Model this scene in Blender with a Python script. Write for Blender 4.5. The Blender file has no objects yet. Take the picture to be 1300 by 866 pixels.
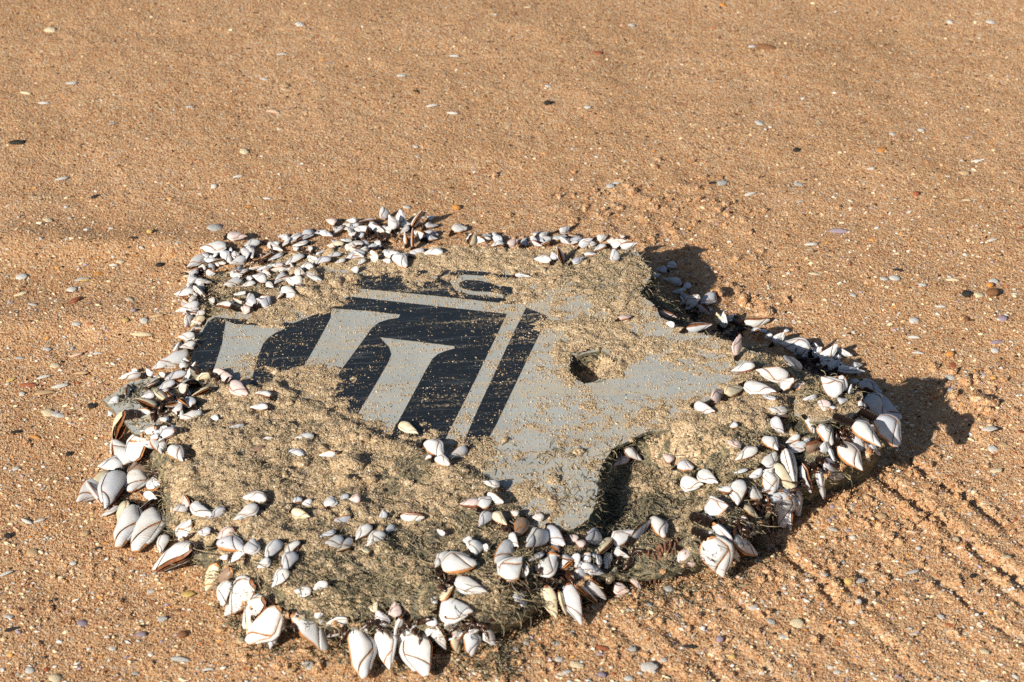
import bpy, bmesh, math, random
import numpy as np
from mathutils import Vector, Matrix
from mathutils.geometry import delaunay_2d_cdt

random.seed(7)
rng = np.random.default_rng(7)
scene = bpy.context.scene
COL = scene.collection
R = math.radians

# ------------------------------------------------------------------ camera
PITCH = R(35.0)
DIST = 2.096
LENS, SENSOR = 54.4, 23.6
CAM = Vector((0.0, -DIST * math.cos(PITCH), DIST * math.sin(PITCH)))
cam_d = bpy.data.cameras.new('camera')
cam_d.sensor_width = SENSOR
cam_d.lens = LENS
cam_d.clip_start = 0.05
cam_d.clip_end = 400
cam_d.dof.use_dof = True
cam_d.dof.focus_distance = DIST - 0.08
cam_d.dof.aperture_fstop = 8
cam = bpy.data.objects.new('camera', cam_d)
COL.objects.link(cam)
cam.location = CAM
cam.rotation_euler = (math.pi / 2 - PITCH, 0, 0)
scene.camera = cam

# ------------------------------------------------------------------ sky, sun, exposure
SUN_EL = R(28.0)          # low morning sun from behind the left shoulder
SUN_AZ = R(46.0)          # direction the light travels, from +x towards +y
world = bpy.data.worlds.new('World')
scene.world = world
world.use_nodes = True
nt = world.node_tree
nt.nodes.clear()
wo = nt.nodes.new('ShaderNodeOutputWorld')
bg = nt.nodes.new('ShaderNodeBackground')
sky = nt.nodes.new('ShaderNodeTexSky')
sky.sky_type = 'NISHITA'
sky.sun_disc = False
sky.sun_elevation = SUN_EL
ldir = Vector((math.cos(SUN_EL) * math.cos(SUN_AZ), math.cos(SUN_EL) * math.sin(SUN_AZ), -math.sin(SUN_EL)))
to_sun = -ldir
sky.sun_rotation = math.atan2(to_sun.x, to_sun.y)
bg.inputs['Strength'].default_value = 0.05
nt.links.new(sky.outputs[0], bg.inputs[0])
nt.links.new(bg.outputs[0], wo.inputs[0])
sun_d = bpy.data.lights.new('sun', 'SUN')
sun_d.energy = 4.9
sun_d.angle = R(0.53)
sun_d.color = (1.0, 0.92, 0.79)
sun = bpy.data.objects.new('sun', sun_d)
COL.objects.link(sun)
sun.rotation_euler = ldir.to_track_quat('-Z', 'Y').to_euler()
scene.view_settings.view_transform = 'Standard'
scene.view_settings.look = 'None'
scene.view_settings.gamma = 1
scene.view_settings.exposure = 0.56
scene.cycles.use_denoising = False
scene.cycles.max_bounces = 5
scene.cycles.diffuse_bounces = 3

# ------------------------------------------------------------------ helpers
PW, PH = 1300.0, 866.0
FPX = LENS / SENSOR * PW
c_, s_ = math.cos(PITCH), math.sin(PITCH)

def ray(px, py):
    """View direction of a photograph pixel (1300 x 866)."""
    x = (px - PW / 2) / FPX
    y = -(py - PH / 2) / FPX
    return np.array([x, c_ + y * s_, -s_ + y * c_])

CAMN = np.array(CAM)

def at(px, py, z=0.0):
    """Point of the horizontal plane at height z seen at that pixel."""
    d = ray(px, py)
    t = (z - CAMN[2]) / d[2]
    return CAMN + d * t

def to_px(p):
    q = np.asarray(p, float) - CAMN
    f = q[..., 1] * c_ - q[..., 2] * s_
    u = q[..., 1] * s_ + q[..., 2] * c_
    return np.stack([PW / 2 + FPX * q[..., 0] / f, PH / 2 - FPX * u / f], -1)

def _hash(ix, iy, seed):
    h = (ix * 374761393 + iy * 668265263 + seed * 362437) & 0xFFFFFFFF
    h = ((h ^ (h >> 13)) * 1274126177) & 0xFFFFFFFF
    h = h ^ (h >> 16)
    return (h & 0xFFFFFF) / float(0xFFFFFF)

def noise(x, y, scale, seed=0):
    """Value noise in -1..1 with features about `scale` metres."""
    x = np.asarray(x, float) / scale + 1000.0
    y = np.asarray(y, float) / scale + 1000.0
    ix = np.floor(x).astype(np.int64); iy = np.floor(y).astype(np.int64)
    fx = x - ix; fy = y - iy
    fx = fx * fx * (3 - 2 * fx); fy = fy * fy * (3 - 2 * fy)
    a = _hash(ix, iy, seed); b = _hash(ix + 1, iy, seed)
    c = _hash(ix, iy + 1, seed); d = _hash(ix + 1, iy + 1, seed)
    return (a + (b - a) * fx + (c - a) * fy + (a - b - c + d) * fx * fy) * 2 - 1

def fbm(x, y, scale, seed=0, oct=3, gain=0.5):
    s = 0; amp = 1; tot = 0
    for k in range(oct):
        # rotate each octave so that lattice lines do not show
        a = 0.7 + k * 1.1
        s = s + amp * noise(x * math.cos(a) - y * math.sin(a), x * math.sin(a) + y * math.cos(a), scale / 2 ** k, seed + k * 17)
        tot += amp; amp *= gain
    return s / tot

def inside(x, y, poly):
    x = np.asarray(x, float); y = np.asarray(y, float)
    r = np.zeros(x.shape, bool)
    n = len(poly)
    for i in range(n):
        x0, y0 = poly[i][0], poly[i][1]
        x1, y1 = poly[(i + 1) % n][0], poly[(i + 1) % n][1]
        if y0 == y1:
            continue
        c = ((y0 > y) != (y1 > y)) & (x < (x1 - x0) * (y - y0) / (y1 - y0) + x0)
        r ^= c
    return r

def edge_dist(x, y, poly, closed=True):
    x = np.asarray(x, float); y = np.asarray(y, float)
    d = np.full(x.shape, 1e9)
    n = len(poly)
    for i in range(n if closed else n - 1):
        ax, ay = poly[i][0], poly[i][1]
        bx, by = poly[(i + 1) % n][0], poly[(i + 1) % n][1]
        ex, ey = bx - ax, by - ay
        l2 = ex * ex + ey * ey + 1e-12
        t = np.clip(((x - ax) * ex + (y - ay) * ey) / l2, 0, 1)
        d = np.minimum(d, np.hypot(x - ax - t * ex, y - ay - t * ey))
    return d

def signed(x, y, poly):
    d = edge_dist(x, y, poly)
    return np.where(inside(x, y, poly), d, -d)

def smooth(a, b, x):
    t = np.clip((x - a) / (b - a), 0, 1)
    return t * t * (3 - 2 * t)

def mesh_obj(name, verts, faces, mats, parent=None, smooth_shade=True, mat_idx=None):
    me = bpy.data.meshes.new(name)
    me.from_pydata([tuple(v) for v in verts], [], [tuple(f) for f in faces])
    for m in (mats if isinstance(mats, (list, tuple)) else [mats]):
        me.materials.append(m)
    if mat_idx is not None:
        me.polygons.foreach_set('material_index', np.asarray(mat_idx, np.int32))
    if smooth_shade:
        me.polygons.foreach_set('use_smooth', np.ones(len(me.polygons), bool))
    me.update()
    o = bpy.data.objects.new(name, me)
    COL.objects.link(o)
    o.parent = parent
    return o

def fast_mesh(name, verts, quads, mats, parent=None, smooth_shade=True):
    """Large grid meshes: numpy in, equal face size."""
    verts = np.asarray(verts, np.float32); quads = np.asarray(quads, np.int32)
    k = quads.shape[1]
    me = bpy.data.meshes.new(name)
    me.vertices.add(len(verts)); me.vertices.foreach_set('co', verts.ravel())
    me.loops.add(quads.size); me.loops.foreach_set('vertex_index', quads.ravel())
    me.polygons.add(len(quads))
    me.polygons.foreach_set('loop_start', np.arange(0, quads.size, k, dtype=np.int32))
    me.polygons.foreach_set('loop_total', np.full(len(quads), k, np.int32))
    if smooth_shade:
        me.polygons.foreach_set('use_smooth', np.ones(len(quads), bool))
    for m in (mats if isinstance(mats, (list, tuple)) else [mats]):
        me.materials.append(m)
    me.update(calc_edges=True); me.validate()
    o = bpy.data.objects.new(name, me)
    COL.objects.link(o)
    o.parent = parent
    return o

def tag(o, label=None, cat=None, group=None, kind=None):
    if label: o['label'] = label
    if cat: o['category'] = cat
    if group: o['group'] = group
    if kind: o['kind'] = kind
    return o

# ------------------------------------------------------------------ materials
def new_mat(name):
    m = bpy.data.materials.new(name)
    m.use_nodes = True
    n = m.node_tree.nodes
    return m, m.node_tree, n, n['Principled BSDF']

def ramp(nt, stops, interp='LINEAR'):
    r = nt.nodes.new('ShaderNodeValToRGB')
    r.color_ramp.interpolation = interp
    el = r.color_ramp.elements
    while len(el) < len(stops):
        el.new(0.5)
    for e, (p, c) in zip(el, stops):
        e.position = p
        e.color = (c[0], c[1], c[2], 1) if len(c) == 3 else c
    return r

def math_node(nt, op, a, b=None, clamp=False):
    m = nt.nodes.new('ShaderNodeMath'); m.operation = op; m.use_clamp = clamp
    for k, v in ((0, a), (1, b)):
        if v is None: continue
        if hasattr(v, 'links'): nt.links.new(v, m.inputs[k])
        else: m.inputs[k].default_value = v
    return m.outputs[0]

def mix_col(nt, fac, a, b, mode='MIX'):
    m = nt.nodes.new('ShaderNodeMix'); m.data_type = 'RGBA'; m.blend_type = mode
    for k, v in ((0, fac), (6, a), (7, b)):
        if hasattr(v, 'links'): nt.links.new(v, m.inputs[k])
        else: m.inputs[k].default_value = v if k == 0 else (v[0], v[1], v[2], 1)
    return m.outputs[2]

def tex_noise(nt, vec, scale, detail=2, rough=0.5):
    n = nt.nodes.new('ShaderNodeTexNoise')
    n.inputs['Scale'].default_value = scale
    n.inputs['Detail'].default_value = detail
    n.inputs['Roughness'].default_value = rough
    if vec is not None: nt.links.new(vec, n.inputs['Vector'])
    return n

BEACH = [(0.0, (0.085, 0.045, 0.024)), (0.045, (0.31, 0.138, 0.062)), (0.14, (0.44, 0.23, 0.112)), (0.34, (0.495, 0.292, 0.150)),
         (0.58, (0.54, 0.345, 0.188)), (0.76, (0.58, 0.41, 0.24)), (0.88, (0.46, 0.375, 0.295)), (0.955, (0.61, 0.50, 0.345)), (0.994, (0.66, 0.60, 0.48))]
CRUST = [(0.0, (0.12, 0.085, 0.055)), (0.08, (0.31, 0.20, 0.11)), (0.24, (0.41, 0.285, 0.165)), (0.5, (0.475, 0.355, 0.215)),
         (0.75, (0.53, 0.42, 0.275)), (0.92, (0.64, 0.56, 0.42))]

def sand_material(name, stops, cell, bump_mm, patch=True):
    m, t, n, p = new_mat(name)
    tc = n.new('ShaderNodeTexCoord')
    vec = tc.outputs['Object']
    v1 = n.new('ShaderNodeTexVoronoi'); v1.inputs['Scale'].default_value = 1 / cell
    v1.inputs['Randomness'].default_value = 1
    t.links.new(vec, v1.inputs['Vector'])
    sep = n.new('ShaderNodeSeparateColor'); t.links.new(v1.outputs['Color'], sep.inputs[0])
    r1 = ramp(t, stops, 'CONSTANT'); t.links.new(sep.outputs[0], r1.inputs[0])
    v2 = n.new('ShaderNodeTexVoronoi'); v2.inputs['Scale'].default_value = 1 / (cell * 2.3)
    t.links.new(vec, v2.inputs['Vector'])
    sep2 = n.new('ShaderNodeSeparateColor'); t.links.new(v2.outputs['Color'], sep2.inputs[0])
    r2 = ramp(t, stops, 'CONSTANT'); t.links.new(sep2.outputs[1], r2.inputs[0])
    big = math_node(t, 'GREATER_THAN', sep2.outputs[2], 0.72)
    col = mix_col(t, big, r1.outputs[0], r2.outputs[0])
    if patch:
        nz = tex_noise(t, vec, 6.5, 3, 0.6)
        rr = ramp(t, [(0.35, (0.90, 0.86, 0.80)), (0.65, (1.06, 1.04, 1.02))]); t.links.new(nz.outputs[0], rr.inputs[0])
        col = mix_col(t, 1.0, col, rr.outputs[0], 'MULTIPLY')
    t.links.new(col, p.inputs['Base Color'])
    p.inputs['Roughness'].default_value = 0.75
    p.inputs['Specular IOR Level'].default_value = 0.3
    # relief of the single grains
    h1 = math_node(t, 'MULTIPLY', v1.outputs['Distance'], -1.0)
    h2 = math_node(t, 'MULTIPLY', v2.outputs['Distance'], -1.6)
    nz2 = tex_noise(t, vec, 260, 2, 0.6)
    h = math_node(t, 'ADD', math_node(t, 'ADD', h1, h2), math_node(t, 'MULTIPLY', nz2.outputs[0], 1.5))
    b = n.new('ShaderNodeBump'); b.inputs['Strength'].default_value = 1.0
    b.inputs['Distance'].default_value = bump_mm / 1000
    t.links.new(h, b.inputs['Height']); t.links.new(b.outputs[0], p.inputs['Normal'])
    return m

def grain_material(name, stops, rough=0.6):
    m, t, n, p = new_mat(name)
    oi = n.new('ShaderNodeObjectInfo')
    r = ramp(t, stops, 'CONSTANT'); t.links.new(oi.outputs['Random'], r.inputs[0])
    t.links.new(r.outputs[0], p.inputs['Base Color'])
    p.inputs['Roughness'].default_value = rough
    return m

M_SAND = sand_material('beach_sand', BEACH, 0.00115, 0.55)
M_CRUST = sand_material('crust_sand', CRUST, 0.0009, 0.6, False)
M_GRAIN = grain_material('sand_grain', BEACH)
M_GRAIN2 = grain_material('crust_grain', CRUST)

def paint_material(name, base, rough, streak, film=(0.52, 0.62, 0.7), blot=0.22):
    m, t, n, p = new_mat(name)
    tc = n.new('ShaderNodeTexCoord')
    mp = n.new('ShaderNodeMapping'); mp.inputs['Rotation'].default_value = (0, 0, R(6)); mp.inputs['Scale'].default_value = (7, 90, 7)
    t.links.new(tc.outputs['Object'], mp.inputs[0])
    st = tex_noise(t, mp.outputs[0], 3.0, 4, 0.62)
    rs = ramp(t, [(0.55, (0, 0, 0)), (0.78, (1, 1, 1))]); t.links.new(st.outputs[0], rs.inputs[0])
    bl = tex_noise(t, tc.outputs['Object'], 22, 4, 0.6)
    rb = ramp(t, [(0.3, tuple(x * 0.86 for x in base)), (0.7, tuple(min(1, x * 1.08) for x in base))]); t.links.new(bl.outputs[0], rb.inputs[0])
    col = mix_col(t, math_node(t, 'MULTIPLY', rs.outputs[0], streak[3]), rb.outputs[0], streak[:3])
    # dusty film of fine sand, in blotches
    du = tex_noise(t, tc.outputs['Object'], 60, 5, 0.75)
    rd = ramp(t, [(0.52, (0, 0, 0)), (0.75, (1, 1, 1))]); t.links.new(du.outputs[0], rd.inputs[0])
    col = mix_col(t, math_node(t, 'MULTIPLY', rd.outputs[0], blot), col, (0.50, 0.41, 0.27))
    fi = tex_noise(t, tc.outputs['Object'], 420, 3, 0.7); lo = tex_noise(t, mp.outputs[0], 1.2, 3, 0.6)
    rf = ramp(t, [(film[0], (0, 0, 0)), (film[1], (1, 1, 1))]); t.links.new(math_node(t, 'ADD', math_node(t, 'MULTIPLY', fi.outputs[0], 0.55), math_node(t, 'MULTIPLY', lo.outputs[0], 0.5)), rf.inputs[0])
    col = mix_col(t, math_node(t, 'MULTIPLY', rf.outputs[0], film[2]), col, (0.50, 0.40, 0.26))
    t.links.new(col, p.inputs['Base Color'])
    p.inputs['Roughness'].default_value = rough
    b = n.new('ShaderNodeBump'); b.inputs['Strength'].default_value = 0.25; b.inputs['Distance'].default_value = 0.0006
    t.links.new(st.outputs[0], b.inputs['Height']); t.links.new(b.outputs[0], p.inputs['Normal'])
    return m

M_GREY = paint_material('grey_paint', (0.37, 0.395, 0.39), 0.5, (0.45, 0.44, 0.40, 0.35))
M_DARK = paint_material('dark_print', (0.011, 0.014, 0.018), 0.40, (0.12, 0.14, 0.16, 0.55), (0.595, 0.65, 0.55), 0.03)

def core_material():
    m, t, n, p = new_mat('overgrown_core')
    tc = n.new('ShaderNodeTexCoord'); vec = tc.outputs['Object']
    a = tex_noise(t, vec, 150, 4, 0.7)
    r = ramp(t, [(0.30, (0.014, 0.013, 0.010)), (0.42, (0.06, 0.055, 0.035)), (0.52, (0.17, 0.145, 0.085)), (0.62, (0.36, 0.28, 0.16)), (0.75, (0.5, 0.38, 0.2))])
    t.links.new(a.outputs[0], r.inputs[0])
    c = tex_noise(t, vec, 18, 3, 0.6)
    rc = ramp(t, [(0.42, (0, 0, 0)), (0.62, (1, 1, 1))]); t.links.new(c.outputs[0], rc.inputs[0])
    col = mix_col(t, math_node(t, 'MULTIPLY', rc.outputs[0], 0.55), r.outputs[0], (0.13, 0.12, 0.085))
    t.links.new(col, p.inputs['Base Color'])
    p.inputs['Roughness'].default_value = 0.85
    b = n.new('ShaderNodeBump'); b.inputs['Distance'].default_value = 0.004
    t.links.new(a.outputs[0], b.inputs['Height']); t.links.new(b.outputs[0], p.inputs['Normal'])
    return m
M_CORE = core_material()

def plain(name, col, rough=0.6, var=0.25, scale=120, bump=0.0):
    m, t, n, p = new_mat(name)
    tc = n.new('ShaderNodeTexCoord')
    a = tex_noise(t, tc.outputs['Object'], scale, 3, 0.6)
    r = ramp(t, [(0.3, tuple(x * (1 - var) for x in col)), (0.7, tuple(min(1, x * (1 + var)) for x in col))])
    t.links.new(a.outputs[0], r.inputs[0]); t.links.new(r.outputs[0], p.inputs['Base Color'])
    p.inputs['Roughness'].default_value = rough
    if bump:
        b = n.new('ShaderNodeBump'); b.inputs['Distance'].default_value = bump
        t.links.new(a.outputs[0], b.inputs['Height']); t.links.new(b.outputs[0], p.inputs['Normal'])
    return m

M_ALG = [plain('algae_straw', (0.36, 0.29, 0.17), 0.8), plain('algae_olive', (0.15, 0.125, 0.07), 0.8),
         plain('algae_dark', (0.022, 0.021, 0.014), 0.7), plain('algae_grey', (0.24, 0.22, 0.165), 0.85)]
M_HONEY = plain('torn_honeycomb', (0.17, 0.08, 0.045), 0.85, 0.6, 420, 0.0015)

def shell_material(name, col, edge, amount):
    """Barnacle plate: chalky white with growth lines and brown staining, a little sand dust."""
    m, t, n, p = new_mat(name)
    tc = n.new('ShaderNodeTexCoord'); vec = tc.outputs['Object']
    oi = n.new('ShaderNodeObjectInfo')
    ad = n.new('ShaderNodeVectorMath'); ad.operation = 'ADD'
    cmb = n.new('ShaderNodeCombineXYZ')
    t.links.new(math_node(t, 'MULTIPLY', oi.outputs['Random'], 37.0), cmb.inputs[0])
    t.links.new(vec, ad.inputs[0]); t.links.new(cmb.outputs[0], ad.inputs[1])
    v = ad.outputs[0]
    a = tex_noise(t, v, 4.5, 4, 0.65)
    r = ramp(t, [(0.42, (0, 0, 0)), (0.80, (1, 1, 1))]); t.links.new(a.outputs[0], r.inputs[0])
    tint = mix_col(t, oi.outputs['Random'], col, tuple(x * y for x, y in zip(col, (0.86, 0.90, 0.97))))
    c1 = mix_col(t, math_node(t, 'MULTIPLY', r.outputs[0], amount), tint, edge)
    at_ = n.new('ShaderNodeAttribute'); at_.attribute_name = 'rim'
    rn = tex_noise(t, v, 7.0, 3, 0.6)
    rr_ = ramp(t, [(0.38, (0.15, 0.15, 0.15)), (0.62, (1, 1, 1))]); t.links.new(rn.outputs[0], rr_.inputs[0])
    c1 = mix_col(t, math_node(t, 'MULTIPLY', math_node(t, 'MULTIPLY', at_.outputs['Fac'], rr_.outputs[0]), 0.6), c1, tuple(x * 0.72 for x in edge))
    d = tex_noise(t, v, 26, 3, 0.7)
    rd = ramp(t, [(0.60, (0, 0, 0)), (0.70, (1, 1, 1))]); t.links.new(d.outputs[0], rd.inputs[0])
    dust = math_node(t, 'MULTIPLY', rd.outputs[0], math_node(t, 'MULTIPLY', oi.outputs['Random'], 0.55))
    c2 = mix_col(t, dust, c1, (0.50, 0.37, 0.20))
    t.links.new(c2, p.inputs['Base Color'])
    p.inputs['Roughness'].default_value = 0.42
    w = n.new('ShaderNodeTexWave'); w.inputs['Scale'].default_value = 9.0; w.inputs['Distortion'].default_value = 6.0; w.inputs['Detail'].default_value = 2
    t.links.new(v, w.inputs['Vector'])
    b = n.new('ShaderNodeBump'); b.inputs['Strength'].default_value = 0.10; b.inputs['Distance'].default_value = 0.012
    t.links.new(w.outputs[0], b.inputs['Height']); t.links.new(b.outputs[0], p.inputs['Normal'])
    return m

SHELL = {
    'w': shell_material('plate_white', (0.68, 0.69, 0.69), (0.48, 0.33, 0.18), 0.5),
    'g': shell_material('plate_shade_grey', (0.56, 0.57, 0.60), (0.34, 0.25, 0.18), 0.4),  # grey shells, and white ones in shade with that shade put into the colour
    'c': shell_material('plate_cream', (0.70, 0.62, 0.44), (0.42, 0.27, 0.12), 0.6),
    'p': shell_material('plate_pink', (0.66, 0.54, 0.50), (0.40, 0.24, 0.20), 0.6),
    'n': shell_material('plate_brown', (0.30, 0.20, 0.14), (0.14, 0.08, 0.05), 0.7)}
M_MEMB = plain('orange_membrane', (0.40, 0.17, 0.055), 0.45, 0.5, 7)
M_MEMD = plain('brown_membrane', (0.20, 0.075, 0.03), 0.45, 0.5, 7)
M_STALK = plain('stalk_skin', (0.035, 0.018, 0.012), 0.35, 0.6, 14, 0.02)
M_STALK2 = plain('wet_stalk_skin', (0.040, 0.018, 0.010), 0.22, 0.7, 260, 0.0015)

# ------------------------------------------------------------------ the shape of the beach and of the wreck panel
# height of the panel's upper face, from points of it that can be judged against the sand
HC = [(200, 600, .038), (330, 740, .046), (600, 760, .053), (850, 690, .054), (1010, 590, .057), (1090, 500, .066), (980, 440, .060), (820, 340, .050),
      (600, 300, .032), (420, 295, .027), (270, 330, .020), (240, 440, .024), (500, 500, .043), (700, 480, .053), (150, 520, .030)]
_p = np.array([at(a, b, h) for a, b, h in HC])
def _basis(x, y): return np.stack([np.ones_like(x), x, y, x * x, x * y, y * y], -1)
_coef = np.linalg.lstsq(_basis(_p[:, 0], _p[:, 1]), _p[:, 2], rcond=None)[0]
def h_face(x, y):
    return _basis(np.asarray(x, float), np.asarray(y, float)) @ _coef

def on_face(px, py, dz=0.0):
    z = 0.04
    for _ in range(12):
        p = at(px, py, z)
        z = float(h_face(p[0], p[1])) + dz
    return at(px, py, z)

def face_poly(pts, dz=0.0):
    return [tuple(on_face(a, b, dz)[:2]) for a, b in pts]

def ragged(poly, step=0.006, amp=0.0025, seed=3):
    """Subdivide a polygon and roughen its edge."""
    out = []
    n = len(poly)
    for i in range(n):
        a = np.array(poly[i]); b = np.array(poly[(i + 1) % n])
        L = np.linalg.norm(b - a); k = max(1, int(L / step))
        nv = np.array([-(b - a)[1], (b - a)[0]]) / (L + 1e-9)
        for j in range(k):
            q = a + (b - a) * j / k
            o = amp * (float(fbm(q[0], q[1], 0.018, seed, 3)) * 1.6)
            out.append(tuple(q + nv * o))
    return out

OUTLINE_PX = [(168, 500), (190, 520), (185, 560), (205, 600), (205, 640), (232, 672), (268, 705), (292, 735), (335, 758), (390, 772), (450, 776), (510, 774),
              (570, 776), (625, 772), (662, 752), (695, 728), (745, 712), (800, 690), (850, 684), (900, 676), (940, 658), (970, 628), (1000, 602), (1045, 575),
              (1088, 556), (1122, 536), (1120, 508), (1090, 482), (1064, 458), (1022, 440), (990, 422), (945, 403), (902, 384), (868, 362), (848, 338),
              (822, 316), (790, 310), (740, 306), (690, 308), (640, 318), (600, 305), (560, 300), (520, 300), (470, 295), (415, 298), (365, 310),
              (310, 318), (272, 330), (252, 350), (246, 380), (252, 405), (246, 435), (240, 468), (205, 484)]
OUTLINE = ragged(face_poly(OUTLINE_PX), 0.008, 0.004, 5)
SKIN_PX = [(240, 470), (248, 430), (264, 404), (280, 398), (300, 380), (330, 360), (380, 342), (430, 325), (520, 318), (600, 315), (680, 318), (760, 312),
           (806, 316), (828, 344), (814, 374), (842, 402), (880, 420), (930, 434), (972, 452), (955, 478), (925, 498), (905, 520), (880, 540), (830, 548), (793, 559), (773, 570),
           (760, 610), (759, 634), (748, 658), (728, 670), (708, 674), (672, 668), (648, 648), (600, 640), (540, 600), (440, 560), (380, 530), (320, 515), (262, 490)]
SKIN = ragged(face_poly(SKIN_PX), 0.004, 0.0024, 9)
HOLE_PX = [(724, 448), (734, 450), (752, 446), (763, 442), (791, 459), (759, 481), (740, 488), (730, 474), (726, 462)]
HOLE = ragged(face_poly(HOLE_PX), 0.0025, 0.0045, 12)
RECESS = face_poly([(776, 572), (800, 560), (850, 556), (900, 575), (915, 610), (905, 655), (870, 690), (820, 705), (760, 705), (745, 672), (757, 640), (758, 612)], -0.01)
BACKLOW = face_poly([(812, 296), (890, 330), (950, 370), (1010, 405), (990, 440), (940, 438), (890, 425), (846, 402), (814, 376), (828, 345)])
FLAP_PX = [(1006, 512), (1022, 494), (1048, 484), (1078, 490), (1096, 506), (1092, 522), (1068, 533), (1030, 536), (1010, 530)]
FLAP = ragged(face_poly(FLAP_PX, 0.006), 0.003, 0.0035, 21)
TAB_PX = [(131, 505), (165, 486), (200, 482), (236, 500), (232, 540), (205, 566), (172, 553)]
TAB = [tuple(at(a, b, 0.032)[:2]) for a, b in TAB_PX]
TAB = ragged(TAB, 0.006, 0.0008, 23)

GROOVES = [([(986, 690), (1020, 725), (1060, 765), (1110, 805), (1180, 870)], .0075, .007), ([(1005, 728), (1040, 765), (1085, 800), (1140, 850), (1160, 870)], .005, .006),
           ([(1100, 596), (1160, 640), (1220, 682), (1300, 740)], .0085, .008), ([(1078, 652), (1130, 690), (1200, 740), (1260, 780)], .003, .005),
           ([(1150, 585), (1200, 620), (1240, 640), (1300, 690)], .006, .007), ([(1210, 750), (1260, 790), (1310, 825)], .004, .005),
           ([(890, 790), (960, 840), (1000, 872)], .004, .006), ([(845, 800), (890, 840), (920, 868)], .005, .007), ([(1020, 700), (1060, 735), (1120, 780), (1200, 840)], .003, .005),
           ([(1130, 640), (1190, 685), (1300, 765)], .003, .006), ([(780, 800), (830, 840), (860, 870)], .003, .006)]
GROOVES = [([tuple(at(a, b)[:2]) for a, b in pts], d, w) for pts, d, w in GROOVES]
SOFT = [((0, 300), .10, .030, .007), ((120, 310), .12, .022, .006), ((240, 318), .10, .02, .006), ((30, 415), .14, .03, .008), ((150, 408), .10, .025, .006)]
SOFT = [(at(*p)[:2], a, b, h) for p, a, b, h in SOFT]

FRONT = face_poly([(190, 560), (262, 480), (330, 496), (400, 512), (450, 540), (540, 572), (600, 596), (640, 625), (676, 664), (700, 690), (640, 760), (560, 790), (380, 790), (230, 700)])

FRONT2 = face_poly([(806, 552), (850, 540), (890, 520), (925, 488), (965, 448), (1000, 446), (1010, 480), (985, 540), (930, 570), (880, 566), (840, 558)])

def ground_z(x, y, fine=True):
    x = np.asarray(x, float); y = np.asarray(y, float)
    z = 0.004 * fbm(x, y, 0.30, 1, 2) + 0.0022 * fbm(x, y, 0.06, 4, 2)
    for (cx, cy), a, b, h in SOFT:
        z = z + 0.6 * h * np.exp(-((x - cx) / a) ** 2 - ((y - cy) / b) ** 2)
    near = (np.abs(x) < 0.75) & (np.abs(y) < 0.75)
    if np.any(near):
        xn, yn = x[near], y[near]
        d = -signed(xn, yn, OUT_S)
        add = 0.006 * np.exp(-np.clip(d, 0, 1) / 0.03) * (1 + 0.8 * fbm(xn, yn, 0.03, 8, 2))
        # disturbed, crumbly sand behind the panel and to its right
        pr = to_px(np.stack([xn, yn, np.zeros_like(xn)], -1))
        rough = np.exp(-((pr[..., 0] - 830) / 110) ** 2 - ((pr[..., 1] - 270) / 45) ** 2) + 0.9 * np.exp(-((pr[..., 0] - 930) / 90) ** 2 - ((pr[..., 1] - 370) / 40) ** 2) \
            + 0.8 * np.exp(-((pr[..., 0] - 1240) / 60) ** 2 - ((pr[..., 1] - 530) / 60) ** 2)
        add = add + np.clip(rough, 0, 1) * (0.008 * np.clip(fbm(xn, yn, 0.022, 31, 3, 0.7), -0.2, 1))
        drag = smooth(640, 900, pr[..., 0]) * smooth(560, 700, pr[..., 1])
        u = 0.74 * xn + 0.67 * yn; v = 0.67 * xn - 0.74 * yn    # along / across the drag marks
        add = add + drag * 0.0019 * fbm(u * 0.999, v * 0.14, 0.009, 44, 3, 0.6)
        jit = 0.004 * fbm(xn, yn, 0.03, 77, 2)
        for pts, dp, w in GROOVES:
            g = edge_dist(xn + jit, yn - jit, pts, False); w = w * 0.6
            k = 0.42 * (1 + 0.9 * fbm(xn, yn, 0.02, 61, 2))
            add = add + k * (-dp * np.exp(-(g / w) ** 2) + 0.5 * dp * np.exp(-((g - 2.2 * w) / (1.1 * w)) ** 2))
        z = z.copy(); z[near] += add
        if fine:
            z[near] += 0.0009 * fbm(xn, yn, 0.011, 91, 2) + drag * 0.0012 * fbm(xn, yn, 0.009, 93, 2)
    return z

OUT_S = [OUTLINE[i] for i in range(0, len(OUTLINE), 3)]
SKIN_S = SKIN[::2]

_hxa, _hxb = on_face(750, 465)[0], on_face(782, 462)[0]
def body_z(x, y):
    """Broken, overgrown core of the panel (upper side)."""
    x = np.asarray(x, float); y = np.asarray(y, float)
    d_out = edge_dist(x, y, OUT_S)
    ds = signed(x, y, SKIN_S)
    z = h_face(x, y) - 0.0035
    rough = smooth(0.012, -0.012, ds)
    z = z + rough * (-0.004 + 0.0065 * fbm(x, y, 0.030, 101, 3, 0.65))
    z = z + 0.0088 * smooth(-0.012, 0.012, signed(x, y, FRONT)) + 0.0082 * smooth(-0.010, 0.008, signed(x, y, FRONT2))
    z = z - 0.015 * smooth(-0.008, 0.014, signed(x, y, RECESS) + 0.004 * fbm(x, y, 0.015, 131, 2)) - 0.009 * smooth(-0.006, 0.012, signed(x, y, BACKLOW))
    z = z - (0.016 - 0.014 * smooth(_hxa, _hxb, x)) * smooth(0.0, 0.008, signed(x, y, HOLE) + 0.002)
    z = z - rough * 0.016 * smooth(0.022, 0.0, d_out)
    return z

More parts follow.
